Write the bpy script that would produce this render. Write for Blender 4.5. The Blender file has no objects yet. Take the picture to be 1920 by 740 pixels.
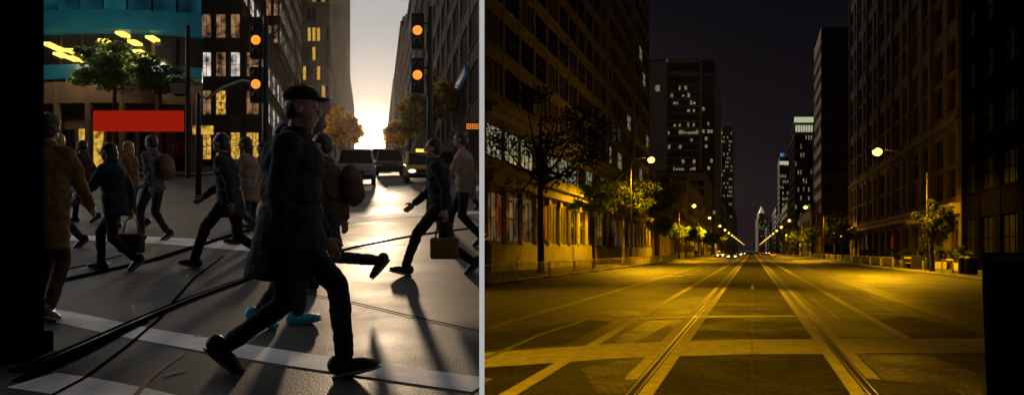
import bpy, math, random
from mathutils import Vector, Matrix, noise
random.seed(7)
R = math.radians
S = bpy.context.scene
COL = S.collection

# ------------------------------------------------------------------ camera
CAMZ = 1.65
cam = bpy.data.cameras.new('camera'); cam.sensor_width = 36; cam.lens = 26.25
cam.shift_y = 100 / 1920; cam.clip_end = 6000; cam.clip_start = .05
co = bpy.data.objects.new('camera', cam); COL.objects.link(co)
co.location = (0, 0, CAMZ); co.rotation_euler = (R(90), 0, 0); S.camera = co
S.view_settings.view_transform = 'Standard'; S.view_settings.look = 'None'
S.view_settings.exposure = 0; S.view_settings.gamma = 1
S.render.engine = 'CYCLES'
S.cycles.max_bounces = 5; S.cycles.diffuse_bounces = 2; S.cycles.glossy_bounces = 3
S.cycles.transparent_max_bounces = 6; S.cycles.caustics_reflective = False; S.cycles.caustics_refractive = False
S.cycles.use_denoising = True; S.cycles.sample_clamp_indirect = 4

# ------------------------------------------------------------------ dusk sky: afterglow down the left street, night to the right
SUN_AZ, SUN_EL = -10.6, 9.0
def dirv(az, el):
    az, el = R(az), R(el)
    return (math.sin(az) * math.cos(el), math.cos(az) * math.cos(el), math.sin(el))
W = bpy.data.worlds.new('World'); S.world = W; W.use_nodes = True
nt = W.node_tree; nt.nodes.clear()
def wn(t, **k):
    n = nt.nodes.new(t)
    for a, b in k.items(): setattr(n, a, b)
    return n
tc = wn('ShaderNodeTexCoord')
def lobe(az, el, a_in, a_out, interp='SMOOTHSTEP'):
    d = wn('ShaderNodeVectorMath', operation='DOT_PRODUCT'); nt.links.new(tc.outputs['Generated'], d.inputs[0])
    d.inputs[1].default_value = dirv(az, el)
    ac = wn('ShaderNodeMath', operation='ARCCOSINE'); nt.links.new(d.outputs['Value'], ac.inputs[0])
    m = wn('ShaderNodeMapRange', interpolation_type=interp); nt.links.new(ac.outputs[0], m.inputs[0])
    m.inputs[1].default_value = R(a_in); m.inputs[2].default_value = R(a_out)
    m.inputs[3].default_value = 1; m.inputs[4].default_value = 0
    return m.outputs[0]
def scaled(fac, col, strength, power=1):
    if power != 1:
        p = wn('ShaderNodeMath', operation='POWER'); nt.links.new(fac, p.inputs[0]); p.inputs[1].default_value = power; fac = p.outputs[0]
    v = wn('ShaderNodeVectorMath', operation='SCALE'); v.inputs[0].default_value = [c * strength for c in col]
    nt.links.new(fac, v.inputs['Scale']); return v.outputs[0]
def vadd(a, b):
    v = wn('ShaderNodeVectorMath', operation='ADD'); nt.links.new(a, v.inputs[0]); nt.links.new(b, v.inputs[1]); return v.outputs[0]
sx = wn('ShaderNodeSeparateXYZ'); nt.links.new(tc.outputs['Generated'], sx.inputs[0])
mr = wn('ShaderNodeMapRange'); nt.links.new(sx.outputs[2], mr.inputs[0])
mr.inputs[1].default_value = 0; mr.inputs[2].default_value = .34
cr = wn('ShaderNodeValToRGB'); nt.links.new(mr.outputs[0], cr.inputs[0])
cr.color_ramp.elements[0].color = (.0165, .0095, .0125, 1); cr.color_ramp.elements[1].color = (.0018, .0018, .0058, 1)
e = cr.color_ramp.elements.new(.35); e.color = (.0075, .0055, .0085, 1)
night = wn('ShaderNodeVectorMath', operation='SCALE'); nt.links.new(cr.outputs[0], night.inputs[0]); night.inputs['Scale'].default_value = .72
sky = vadd(night.outputs[0], scaled(lobe(-24, 18, 20, 32), (.425, .415, .41), 1))
sky = vadd(sky, scaled(lobe(-68, 20, 12, 34), (.93, .94, .98), 1.7))  # extra bright lobe out of view, added as fill for the dusk street
sky = vadd(sky, scaled(lobe(SUN_AZ, 7.5, 0, 10), (1, .7, .3), .7, 1.5))
sky = vadd(sky, scaled(lobe(SUN_AZ, 7.5, 0, 4.2), (1, .85, .5), 2.2, 1.0))
bg = wn('ShaderNodeBackground'); nt.links.new(sky, bg.inputs[0]); bg.inputs[1].default_value = 1
ow = wn('ShaderNodeOutputWorld'); nt.links.new(bg.outputs[0], ow.inputs[0])

sl = bpy.data.lights.new('sun', 'SUN'); sl.energy = 1.25; sl.angle = R(1.5); sl.color = (1, .72, .45)
so = bpy.data.objects.new('sun', sl); COL.objects.link(so)
so.rotation_euler = Vector(dirv(SUN_AZ, SUN_EL + 2.5)).to_track_quat('Z', 'Y').to_euler()

# ------------------------------------------------------------------ frames: ground helpers
KR, KL, SLOPE, LZ0 = 450 / 1400, -260 / 1400, 180 / 1400, .25
def PR(u, Y): return (u + KR * Y, Y)            # night street: offset from its centre line, distance
def PL(u, Y): return (u + KL * Y, Y)            # dusk street
def lz(Y): return LZ0 + SLOPE * max(Y, 0)       # the dusk street climbs a hill
def gr(px, py):                                  # a spot measured on the flat night road
    Y = 1400 * CAMZ / (py - 470); return ((px - 960) / 1400 * Y, Y)
def gl(px, py):                                  # a spot measured on the climbing dusk road
    Y = 1400 * (CAMZ - LZ0) / (py - 290); return ((px - 960) / 1400 * Y, Y)

# ------------------------------------------------------------------ materials
def srgb(r, g, b):
    f = lambda c: (c / 255 / 12.92) if c <= 10 else ((c / 255 + .055) / 1.055) ** 2.4
    return (f(r), f(g), f(b))
def mat(name, col, rough=.7, metal=0, var=.25, scale=3, bump=0, bscale=None, emit=None, estr=0, spec=.5, perobj=0, rvar=0, trans=0, coat=0):
    m = bpy.data.materials.new(name); m.use_nodes = True; t = m.node_tree; b = t.nodes['Principled BSDF']
    c = t.nodes.new('ShaderNodeTexCoord')
    n = t.nodes.new('ShaderNodeTexNoise'); n.inputs['Scale'].default_value = scale; n.inputs['Detail'].default_value = 6; n.inputs['Roughness'].default_value = .62
    if perobj:
        oi = t.nodes.new('ShaderNodeObjectInfo'); ad = t.nodes.new('ShaderNodeVectorMath'); ad.operation = 'ADD'
        sc_ = t.nodes.new('ShaderNodeMath'); sc_.operation = 'MULTIPLY'; sc_.inputs[1].default_value = 60
        t.links.new(oi.outputs['Random'], sc_.inputs[0]); t.links.new(c.outputs['Object'], ad.inputs[0]); t.links.new(sc_.outputs[0], ad.inputs[1])
        t.links.new(ad.outputs[0], n.inputs['Vector'])
    else: t.links.new(c.outputs['Object'], n.inputs['Vector'])
    r = t.nodes.new('ShaderNodeValToRGB'); r.color_ramp.elements[0].position = .3; r.color_ramp.elements[1].position = .72
    r.color_ramp.elements[0].color = [x * (1 - var) for x in col] + [1]; r.color_ramp.elements[1].color = [min(1, x * (1 + var)) for x in col] + [1]
    t.links.new(n.outputs[0], r.inputs[0]); t.links.new(r.outputs[0], b.inputs['Base Color'])
    b.inputs['Roughness'].default_value = rough; b.inputs['Metallic'].default_value = metal; b.inputs['Specular IOR Level'].default_value = spec
    if coat: b.inputs['Coat Weight'].default_value = coat
    if rvar:
        q = t.nodes.new('ShaderNodeMapRange'); t.links.new(n.outputs[0], q.inputs[0]); q.inputs[1].default_value = .3; q.inputs[2].default_value = .7
        q.inputs[3].default_value = rough - rvar; q.inputs[4].default_value = rough + rvar; t.links.new(q.outputs[0], b.inputs['Roughness'])
    if bump:
        n2 = t.nodes.new('ShaderNodeTexNoise'); n2.inputs['Scale'].default_value = bscale or scale * 8; n2.inputs['Detail'].default_value = 4
        t.links.new(c.outputs['Object'], n2.inputs['Vector'])
        bp = t.nodes.new('ShaderNodeBump'); bp.inputs['Strength'].default_value = bump; bp.inputs['Distance'].default_value = .02
        t.links.new(n2.outputs[0], bp.inputs['Height']); t.links.new(bp.outputs[0], b.inputs['Normal'])
    if emit:
        b.inputs['Emission Color'].default_value = (*emit, 1); b.inputs['Emission Strength'].default_value = estr
    if trans:
        b.inputs['Transmission Weight'].default_value = trans
    return m

def road_mat(name, dark, light, rough, rspread, grain, patch, bump, spec=.5):
    m = bpy.data.materials.new(name); m.use_nodes = True; t = m.node_tree; b = t.nodes['Principled BSDF']; L = t.links
    c = t.nodes.new('ShaderNodeTexCoord')
    def N(sc, det=5, ro=.6, vec=None):
        n = t.nodes.new('ShaderNodeTexNoise'); n.inputs['Scale'].default_value = sc; n.inputs['Detail'].default_value = det; n.inputs['Roughness'].default_value = ro
        L.new(vec or c.outputs['Object'], n.inputs['Vector']); return n
    b.inputs['Specular IOR Level'].default_value = spec
    g = N(grain, 3, .7); p = N(patch, 6, .65)
    v = t.nodes.new('ShaderNodeTexVoronoi'); v.inputs['Scale'].default_value = grain * .8; L.new(c.outputs['Object'], v.inputs['Vector'])
    mx = t.nodes.new('ShaderNodeMix'); mx.data_type = 'RGBA'
    mx.inputs[6].default_value = (*dark, 1); mx.inputs[7].default_value = (*light, 1)
    rp = t.nodes.new('ShaderNodeMapRange'); L.new(p.outputs[0], rp.inputs[0]); rp.inputs[1].default_value = .35; rp.inputs[2].default_value = .68
    gm = t.nodes.new('ShaderNodeMath'); gm.operation = 'MULTIPLY_ADD'; L.new(g.outputs[0], gm.inputs[0]); gm.inputs[1].default_value = 3.6; gm.inputs[2].default_value = -1.75
    ad = t.nodes.new('ShaderNodeMath'); ad.operation = 'ADD'; ad.use_clamp = True
    h = t.nodes.new('ShaderNodeMath'); h.operation = 'MULTIPLY'; h.inputs[1].default_value = .35; L.new(rp.outputs[0], h.inputs[0])
    L.new(h.outputs[0], ad.inputs[0]); L.new(gm.outputs[0], ad.inputs[1]); L.new(ad.outputs[0], mx.inputs[0]); L.new(mx.outputs[2], b.inputs['Base Color'])
    q = t.nodes.new('ShaderNodeMapRange'); L.new(p.outputs[0], q.inputs[0]); q.inputs[1].default_value = .38; q.inputs[2].default_value = .62
    q.inputs[3].default_value = rough + rspread; q.inputs[4].default_value = rough - rspread; L.new(q.outputs[0], b.inputs['Roughness'])
    bp = t.nodes.new('ShaderNodeBump'); bp.inputs['Strength'].default_value = bump; bp.inputs['Distance'].default_value = .012
    L.new(v.outputs['Distance'], bp.inputs['Height']); L.new(bp.outputs[0], b.inputs['Normal'])
    return m

M = {}
M['asphalt_night'] = road_mat('asphalt_night', (.02, .019, .017), (.085, .08, .07), .62, .08, 13, .5, .8, .45)
M['asphalt_dusk'] = road_mat('asphalt_dusk', (.035, .034, .034), (.1, .097, .094), .52, .08, 90, .35, .12, .3)
M['concrete_band'] = mat('concrete_band', (.36, .34, .28), .7, var=.35, scale=4, bump=.3, bscale=40, rvar=.1, spec=.3)
M['seam'] = mat('seam', (.15, .14, .12), .45, var=.3, scale=3, bump=.3, bscale=30, rvar=.15)
M['worn_paint'] = mat('worn_paint', (.34, .32, .27), .6, var=.5, scale=9)
M['faint_paint'] = mat('faint_paint', (.15, .145, .12), .65, var=.5, scale=6)
M['groove'] = mat('groove', (.012, .011, .01), .7, var=.3)
M['steel'] = mat('steel', (.3, .28, .26), .3, 1, var=.3, scale=8)
M['white_line'] = mat('white_line', (.86, .85, .85), .6, var=.15, scale=5, bump=.2, bscale=60)
M['tar'] = mat('tar', (.004, .004, .004), .95, var=.3, spec=0)
M['orange_mark'] = mat('orange_mark', (.22, .085, .04), .7, var=.5, scale=14)
M['sidewalk'] = mat('sidewalk', (.1, .095, .085), .8, var=.25, scale=1.5, bump=.2, bscale=30)
M['kerb'] = mat('kerb', (.24, .23, .2), .7, var=.2, scale=4)
M['ground'] = mat('ground', (.05, .047, .042), .9, var=.3, scale=.3)
M['pale_panel'] = mat('pale_panel', (.6, .6, .6), .6, var=.05)
M['edge_glow'] = mat('edge_glow', (.03, .03, .03), .6, var=.03, emit=(1, 1, 1.01), estr=.43)  # glow given to the partition end, which holds no lamp
M['black_granite'] = mat('black_granite', (.0025, .0022, .002), .95, var=.5, scale=20, spec=0)  # darkness at the outer edges put into the colour
M['stone'] = mat('stone', (.27, .235, .18), .85, var=.22, scale=.7, bump=.3, bscale=9)
M['stone_light'] = mat('stone_light', (.36, .31, .23), .8, var=.25, scale=.9, bump=.3, bscale=9)
M['dark_brick'] = mat('dark_brick', (.17, .12, .08), .9, var=.3, scale=1.2, bump=.3, bscale=14)
M['brown_stone'] = mat('brown_stone', (.2, .15, .1), .9, var=.25, scale=.9, bump=.2, bscale=12)
M['dim_stone'] = mat('dim_stone', (.13, .095, .065), .9, var=.3, scale=.8, bump=.2, bscale=12)
M['fade_black_glass'] = mat('fade_black_glass', (.004, .004, .004), .5, spec=.1)  # panes blackened to carry the same edge fade
M['red_brick'] = mat('red_brick', (.07, .035, .022), .9, var=.3, scale=.5)
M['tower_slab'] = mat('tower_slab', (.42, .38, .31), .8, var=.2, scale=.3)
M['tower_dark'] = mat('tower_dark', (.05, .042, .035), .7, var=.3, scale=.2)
M['core'] = mat('core', (.02, .018, .016), .9, var=.3)
M['roofing'] = mat('roofing', (.08, .075, .07), .9, var=.3)
M['frame'] = mat('frame', (.05, .04, .03), .6, var=.2)
M['frame_tan'] = mat('frame_tan', (.16, .13, .09), .6, var=.2)
M['glass_dark'] = mat('glass_dark', (.012, .012, .012), .12, var=.4, scale=.5, spec=.5, perobj=1)
M['glass_mirror'] = mat('glass_mirror', (.55, .56, .58), .07, 1, var=.1, scale=.4, perobj=1)
M['blind'] = mat('blind', (.1, .085, .06), .5, var=.5, scale=1.3, perobj=1)
def lit_mat(name, c1, c2, strength, scale=2.2, lo=.4, hi=.6):
    m = bpy.data.materials.new(name); m.use_nodes = True; t = m.node_tree; b = t.nodes['Principled BSDF']
    c = t.nodes.new('ShaderNodeTexCoord'); oi = t.nodes.new('ShaderNodeObjectInfo'); mu = t.nodes.new('ShaderNodeMath'); mu.operation = 'MULTIPLY'; mu.inputs[1].default_value = 90
    ad = t.nodes.new('ShaderNodeVectorMath'); ad.operation = 'ADD'; t.links.new(oi.outputs['Random'], mu.inputs[0]); t.links.new(c.outputs['Object'], ad.inputs[0]); t.links.new(mu.outputs[0], ad.inputs[1])
    v = t.nodes.new('ShaderNodeTexNoise'); v.inputs['Scale'].default_value = scale; v.inputs['Detail'].default_value = 3; t.links.new(ad.outputs[0], v.inputs['Vector'])
    r = t.nodes.new('ShaderNodeValToRGB'); r.color_ramp.elements[0].position = lo; r.color_ramp.elements[1].position = hi
    r.color_ramp.elements[0].color = (*c1, 1); r.color_ramp.elements[1].color = (*c2, 1)
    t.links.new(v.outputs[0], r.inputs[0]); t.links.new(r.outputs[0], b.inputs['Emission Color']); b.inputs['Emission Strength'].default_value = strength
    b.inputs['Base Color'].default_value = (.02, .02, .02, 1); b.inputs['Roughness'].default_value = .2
    return m
M['lit_warm'] = lit_mat('lit_warm', (.02, .015, .006), (.55, .42, .17), .55)
M['lit_pale'] = lit_mat('lit_pale', (.03, .03, .02), (.6, .6, .36), .45)
M['lit_shop'] = lit_mat('lit_shop', (.01, .008, .005), (.2, .12, .06), .4, .9, .4, .6)
M['lit_amber'] = lit_mat('lit_amber', (.2, .09, .01), (1, .58, .08), .75, 3, .35, .6)
M['painted_glow_grey'] = lit_mat('painted_glow_grey', (.03, .027, .025), (.62, .54, .47), 1.3, .9, .35, .6)  # glow in the glass replaces reflected sky, and lifts dark fronts
M['painted_glow_white'] = lit_mat('painted_glow_white', (.3, .28, .26), (.6, .57, .54), .8, .5, .35, .65)  # glowing panes painted in place of sky reflections
M['lit_red'] = mat('lit_red', (.3, .01, .01), .5, emit=(1, .03, .02), estr=.05, var=.4, scale=4)
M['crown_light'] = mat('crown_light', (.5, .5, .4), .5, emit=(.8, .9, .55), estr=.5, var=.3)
M['spire_glow'] = mat('spire_glow', (.3, .3, .25), .5, emit=(.7, .75, .6), estr=.25)  # the spire surface itself glows, no lamp shines on it
M['lamp_sodium'] = mat('lamp_sodium', (.5, .4, .2), .5, emit=(1, .56, .12), estr=3.4)
M['lamp_far'] = mat('lamp_far', (.5, .4, .2), .5, emit=(1, .5, .07), estr=3.2)
M['lamp_orange'] = mat('lamp_orange', (.5, .3, .1), .5, emit=(1, .30, .03), estr=1.15)
M['lamp_yellow'] = mat('lamp_yellow', (.5, .4, .1), .5, emit=(1, .74, .12), estr=1.3)
M['headlight'] = mat('headlight', (.8, .8, .8), .3, emit=(1, .9, .85), estr=14)
M['headlight_dusk'] = mat('headlight_dusk', (.8, .8, .8), .3, emit=(1, .85, .6), estr=1.6)
M['headlight_off'] = mat('headlight_off', (.6, .6, .6), .15, .5)
M['taillight'] = mat('taillight', (.4, .02, .02), .3, emit=(1, .05, .03), estr=3)
M['pole'] = mat('pole', (.035, .03, .025), .5, .6, var=.3, scale=6)
M['lens_amber'] = M['lamp_orange']
M['rail_metal'] = mat('rail_metal', (.6, .52, .38), .5, .1, var=.35, scale=5)
M['dark_metal'] = mat('dark_metal', (.025, .023, .02), .5, .4, var=.3)
M['mesh_panel'] = mat('mesh_panel', (.1, .09, .06), .7, var=.3, scale=7)
M['bark'] = mat('bark', (.07, .055, .04), .9, var=.4, scale=9, bump=.6, bscale=25)
def leaf(name, col, tr=.35):
    m = bpy.data.materials.new(name); m.use_nodes = True; t = m.node_tree; b = t.nodes['Principled BSDF']; o = t.nodes['Material Output']
    c = t.nodes.new('ShaderNodeTexCoord'); n = t.nodes.new('ShaderNodeTexNoise'); n.inputs['Scale'].default_value = 1.3; t.links.new(c.outputs['Object'], n.inputs['Vector'])
    r = t.nodes.new('ShaderNodeValToRGB'); r.color_ramp.elements[0].position = .35; r.color_ramp.elements[1].position = .65
    r.color_ramp.elements[0].color = [x * .55 for x in col] + [1]; r.color_ramp.elements[1].color = [x * 1.5 for x in col] + [1]
    t.links.new(n.outputs[0], r.inputs[0]); t.links.new(r.outputs[0], b.inputs['Base Color']); b.inputs['Roughness'].default_value = .6
    tl = t.nodes.new('ShaderNodeBsdfTranslucent'); t.links.new(r.outputs[0], tl.inputs[0])
    mx = t.nodes.new('ShaderNodeMixShader'); mx.inputs[0].default_value = tr
    t.links.new(b.outputs[0], mx.inputs[1]); t.links.new(tl.outputs[0], mx.inputs[2]); t.links.new(mx.outputs[0], o.inputs[0])
    return m
M['leaf_dark'] = leaf('leaf_dark', (.045, .06, .025)); M['leaf_green'] = leaf('leaf_green', (.17, .25, .07), .45)
M['leaf_yellow'] = leaf('leaf_yellow', (.8, .5, .03), .8); M['leaf_olive'] = leaf('leaf_olive', (.38, .3, .05), .65)
M['teal'] = mat('teal', (.006, .06, .09), .35, .2, var=.3, scale=.6, emit=(.005, .1, .15), estr=.2)
M['teal_glass'] = lit_mat('teal_glass', (.001, .012, .018), (.012, .11, .15), .6, .35, .35, .65)
M['red_sign'] = mat('red_sign', (.4, .02, .01), .6, var=.06, emit=(1, .028, .008), estr=.26)
M['brown_wall'] = mat('brown_wall', (.12, .07, .04), .8, var=.4, scale=.6)
M['blue_fascia'] = mat('blue_fascia', (.03, .09, .2), .4, var=.3, emit=(.02, .07, .16), estr=.15)
M['awning'] = mat('awning', (.38, .3, .18), .8, var=.15)
# clothes and people
M['skin'] = mat('skin', (.36, .2, .13), .55, var=.12, scale=6)
M['skin_dark'] = mat('skin_dark', (.14, .07, .045), .55, var=.12, scale=6)
def cloth(name, c, var=.3, rough=.85): M[name] = mat(name, c, rough, var=var, scale=7, bump=.35, bscale=35, spec=.25)
cloth('c_black', (.014, .012, .011)); cloth('c_charcoal', (.035, .033, .034)); cloth('c_navy', (.018, .024, .04)); cloth('c_grey', (.12, .12, .13))
cloth('c_blue', (.16, .28, .42)); cloth('c_denim', (.035, .05, .085)); cloth('c_mustard', (.18, .1, .02)); cloth('c_beige', (.28, .2, .14)); cloth('c_brown', (.07, .04, .022))
cloth('c_olive', (.05, .05, .03)); cloth('c_white', (.5, .5, .5)); cloth('c_teal', (.02, .22, .32)); cloth('c_tan', (.2, .11, .05))
M['leather'] = mat('leather', (.02, .015, .012), .4, var=.3); M['sole'] = mat('sole', (.25, .24, .23), .6); M['teal_shoe'] = mat('teal_shoe', (.02, .6, .8), .4, var=.3, scale=20, emit=(0, .2, .3), estr=.0)
M['hair_dark'] = mat('hair_dark', (.012, .009, .007), .5, var=.4, scale=30); M['hair_brown'] = mat('hair_brown', (.04, .02, .01), .5, var=.4, scale=30); M['hair_blonde'] = mat('hair_blonde', (.42, .25, .09), .5, var=.4, scale=30)
M['eye'] = mat('eye', (.02, .015, .012), .2); M['lips'] = mat('lips', (.2, .07, .05), .5)
# cars
def paint(n, c): M[n] = mat(n, c, .3, .1, var=.05, coat=.6)
paint('p_silver', (.32, .32, .33)); paint('p_taxi', (.55, .3, .02)); paint('p_dark', (.02, .02, .022)); paint('p_white', (.7, .7, .7)); paint('p_brown', (.2, .11, .06))
M['tyre'] = mat('tyre', (.015, .015, .015), .8); M['rim'] = mat('rim', (.3, .3, .3), .35, .9); M['car_glass'] = mat('car_glass', (.015, .015, .018), .08)

# ------------------------------------------------------------------ mesh builder
class MB:
    def __init__(s): s.v, s.f, s.m = [], [], []
    def add(s, vs, fs, m=0):
        k = len(s.v); s.v += [tuple(p) for p in vs]; s.f += [tuple(i + k for i in f) for f in fs]; s.m += [m] * len(fs); return s
    def box(s, a, b, m=0):
        x0, y0, z0 = a; x1, y1, z1 = b
        return s.add([(x0, y0, z0), (x1, y0, z0), (x1, y1, z0), (x0, y1, z0), (x0, y0, z1), (x1, y0, z1), (x1, y1, z1), (x0, y1, z1)],
                     [(0, 3, 2, 1), (4, 5, 6, 7), (0, 1, 5, 4), (1, 2, 6, 5), (2, 3, 7, 6), (3, 0, 4, 7)], m)
    def fbox(s, O, t, n, a0, a1, b0, b1, z0, z1, m=0):     # box in a facade frame: along t, outward n
        P = lambda a, b, z: (O[0] + a * t[0] + b * n[0], O[1] + a * t[1] + b * n[1], z)
        return s.add([P(a0, b1, z0), P(a1, b1, z0), P(a1, b0, z0), P(a0, b0, z0), P(a0, b1, z1), P(a1, b1, z1), P(a1, b0, z1), P(a0, b0, z1)],
                     [(0, 3, 2, 1), (4, 5, 6, 7), (0, 1, 5, 4), (1, 2, 6, 5), (2, 3, 7, 6), (3, 0, 4, 7)], m)
    def prism(s, poly, z0, z1, m=0):
        n = len(poly); ar = sum(poly[i][0] * poly[(i + 1) % n][1] - poly[(i + 1) % n][0] * poly[i][1] for i in range(n))
        if ar < 0: poly = poly[::-1]
        vs = [(p[0], p[1], z0) for p in poly] + [(p[0], p[1], z1) for p in poly]
        return s.add(vs, [tuple(range(n - 1, -1, -1)), tuple(range(n, 2 * n))] + [(i, (i + 1) % n, (i + 1) % n + n, i + n) for i in range(n)], m)
    def tube(s, pts, rs, seg=10, m=0, cap=True):
        pts = [Vector(p) for p in pts]; rs = [rs] * len(pts) if isinstance(rs, (int, float)) else rs
        k = len(s.v)
        for i, p in enumerate(pts):
            d = (pts[min(i + 1, len(pts) - 1)] - pts[max(i - 1, 0)]).normalized()
            a = d.cross(Vector((0, 0, 1)) if abs(d.z) < .9 else Vector((1, 0, 0))).normalized(); b = d.cross(a)
            for j in range(seg):
                w = 2 * math.pi * j / seg; s.v.append(tuple(p + (a * math.cos(w) + b * math.sin(w)) * rs[i]))
        for i in range(len(pts) - 1):
            for j in range(seg):
                q = (j + 1) % seg; s.f.append((k + i * seg + j, k + i * seg + q, k + (i + 1) * seg + q, k + (i + 1) * seg + j)); s.m.append(m)
        if cap:
            s.f.append(tuple(k + j for j in range(seg - 1, -1, -1))); s.m.append(m)
            s.f.append(tuple(k + (len(pts) - 1) * seg + j for j in range(seg))); s.m.append(m)
        return s
    def ell(s, c, r, rot=None, seg=14, rings=9, m=0):
        vs = []
        for i in range(1, rings):
            ph = math.pi * i / rings
            for j in range(seg):
                th = 2 * math.pi * j / seg
                vs.append(Vector((r[0] * math.sin(ph) * math.cos(th), r[1] * math.sin(ph) * math.sin(th), r[2] * math.cos(ph))))
        vs += [Vector((0, 0, r[2])), Vector((0, 0, -r[2]))]
        if rot is not None: vs = [rot @ q for q in vs]
        vs = [q + Vector(c) for q in vs]; fs = []
        for i in range(rings - 2):
            for j in range(seg):
                q = (j + 1) % seg; fs.append((i * seg + j, (i + 1) * seg + j, (i + 1) * seg + q, i * seg + q))
        T, B = (rings - 1) * seg, (rings - 1) * seg + 1
        for j in range(seg):
            q = (j + 1) % seg; fs.append((T, j, q)); fs.append((B, (rings - 2) * seg + q, (rings - 2) * seg + j))
        return s.add(vs, fs, m)
    def cap(s, p0, r0, p1, r1, seg=10):                     # tapered capsule
        s.tube([p0, p1], [r0, r1], seg); s.ell(p0, (r0,) * 3, seg=seg, rings=7); s.ell(p1, (r1,) * 3, seg=seg, rings=7); return s
    def mesh(s, name, mats, smooth=False):
        me = bpy.data.meshes.new(name); me.from_pydata(s.v, [], s.f)
        for m in mats: me.materials.append(M[m])
        me.polygons.foreach_set('material_index', s.m)
        if smooth: me.polygons.foreach_set('use_smooth', [True] * len(s.f))
        me.update(); return me
    def build(s, name, mats, parent=None, off=(0, 0, 0), smooth=False):
        if isinstance(mats, str): mats = [mats]
        if off != (0, 0, 0): s.v = [(x - off[0], y - off[1], z - off[2]) for x, y, z in s.v]
        return link(name, s.mesh(name, mats, smooth), parent)
def link(name, me, parent=None, loc=(0, 0, 0), rz=0):
    o = bpy.data.objects.new(name, me); COL.objects.link(o); o.parent = parent; o.location = loc; o.rotation_euler = (0, 0, rz); return o
def tag(o, label=None, cat=None, group=None, kind=None):
    if label: o['label'] = label
    if cat: o['category'] = cat
    if group: o['group'] = group
    if kind: o['kind'] = kind
    return o
def empty(name, loc, label, cat, group=None, rz=0):
    o = bpy.data.objects.new(name, None); COL.objects.link(o); o.location = loc; o.rotation_euler = (0, 0, rz); return tag(o, label, cat, group)
def copy_tree(o, parent=None):
    c = o.copy(); COL.objects.link(c); c.parent = parent
    for ch in list(o.children): copy_tree(ch, c)
    return c
def bevel(o, w=.02, seg=2):
    b = o.modifiers.new('bevel', 'BEVEL'); b.width = w; b.segments = seg; b.limit_method = 'ANGLE'; return o
ORD = ['nearest', 'second', 'third', 'fourth', 'fifth', 'sixth', 'seventh', 'eighth', 'ninth', 'tenth', 'eleventh', 'twelfth', 'thirteenth', 'fourteenth', 'fifteenth', 'sixteenth']

# ------------------------------------------------------------------ ground, roads
def struct(o): return tag(o, kind='structure')
def strip(name, pts, w, z, m, sloped=False):                # a painted / laid strip along ground points
    mb = MB(); ws = w if isinstance(w, (list, tuple)) else [w] * len(pts); vs = []
    for i, p in enumerate(pts):
        a, b = pts[max(i - 1, 0)], pts[min(i + 1, len(pts) - 1)]
        dx, dy = b[0] - a[0], b[1] - a[1]; l = math.hypot(dx, dy); nx, ny = -dy / l * ws[i] / 2, dx / l * ws[i] / 2
        for sgn in (1, -1):
            x, y = p[0] + sgn * nx, p[1] + sgn * ny; vs.append((x, y, (lz(y) if sloped else 0) + z))
    mb.add(vs, [(2 * i, 2 * i + 1, 2 * i + 3, 2 * i + 2) for i in range(len(pts) - 1)])
    return struct(mb.build(name, m))
def quadstrip(name, poly, z, m, sloped=False):
    mb = MB(); mb.add([(x, y, (lz(y) if sloped else 0) + z) for x, y in poly], [tuple(range(len(poly)))]); return struct(mb.build(name, m))

struct(MB().add([(-4000, -3000, -.03), (4000, -3000, -.03), (4000, 5500, -.03), (-4000, 5500, -.03)], [(0, 1, 2, 3)]).build('ground', 'ground'))
# night road
quadstrip('night_road', [PR(-12.7, -60), PR(12.5, -60), PR(12.5, 1500), PR(-12.7, 1500)], 0, 'asphalt_night')
def side(name, u0, u1, Y0, Y1, h):
    a, b, c, d = PR(u0, Y0), PR(u1, Y0), PR(u1, Y1), PR(u0, Y1); return struct(MB().prism([a, b, c, d], -.02, h).build(name, 'sidewalk'))
side('pavement', 12.7, 45, -40, 1500, .14); side('pavement', -45, -12.9, 37, 1500, .14)
for u in (12.5, -12.9):
    struct(bevel(MB().prism([PR(u, -40 if u > 0 else 37), PR(u + .2, -40 if u > 0 else 37), PR(u + .2, 1500), PR(u, 1500)], -.02, .15).build('kerb', 'kerb'), .02))
def line(u, Y0, Y1, w, m, z=.004, name='road_marking'):
    n = 2; return strip(name, [PR(u, Y0), PR(u, Y1)], w, z, m)
for u, w, m in ((-2.8, .2, 'concrete_band'), (2.9, .2, 'concrete_band')):
    line(u, 4 if u < 0 else 12.2, 400, w, m, .006)
line(-5.72, 5, 36, .05, 'worn_paint'); line(-5.58, 5, 36, .05, 'worn_paint'); line(-5.65, 36, 400, .1, 'worn_paint', .0045)
for u, w in ((4.75, .05), (4.9, .07), (5.1, .05), (5.35, .05)): line(u, 12, 300, w, 'seam')
line(-9.5, 40, 300, .07, 'faint_paint'); line(9.3, 10, 300, .07, 'faint_paint'); line(3.9, 20, 60, .05, 'faint_paint')
line(1.75, 22, 80, .08, 'seam', .003); line(2.1, 18, 27, .08, 'seam', .003)
for u, s in ((-1.39, -1), (1.39, 1)):                        # the two tram rails with their concrete trims
    line(u - .17 , 9.6 if s < 0 else 3, 400, .17, 'concrete_band', .008, 'rail_bed'); line(u + .17, 9.6 if s > 0 else 3, 400, .17, 'concrete_band', .008, 'rail_bed')
    line(u, 3, 400, .17, 'groove', .006, 'rail_groove'); line(u - .045, 3, 600, .035, 'steel', .012, 'rail'); line(u + .05, 3, 600, .025, 'steel', .012, 'rail')
line(0, 3, 200, .015, 'groove', .004, 'rail_groove')
M['asphalt_dark'] = road_mat('asphalt_dark', (.012, .0115, .01), (.06, .057, .048), .75, .1, 13, .8, .8, .2)
M['sheen_wear'] = road_mat('sheen_wear', (.02, .019, .016), (.26, .25, .21), .5, .1, 16, 1.1, .6)  # pale speckle paints lamp sheen, and bright wear, into the asphalt
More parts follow.
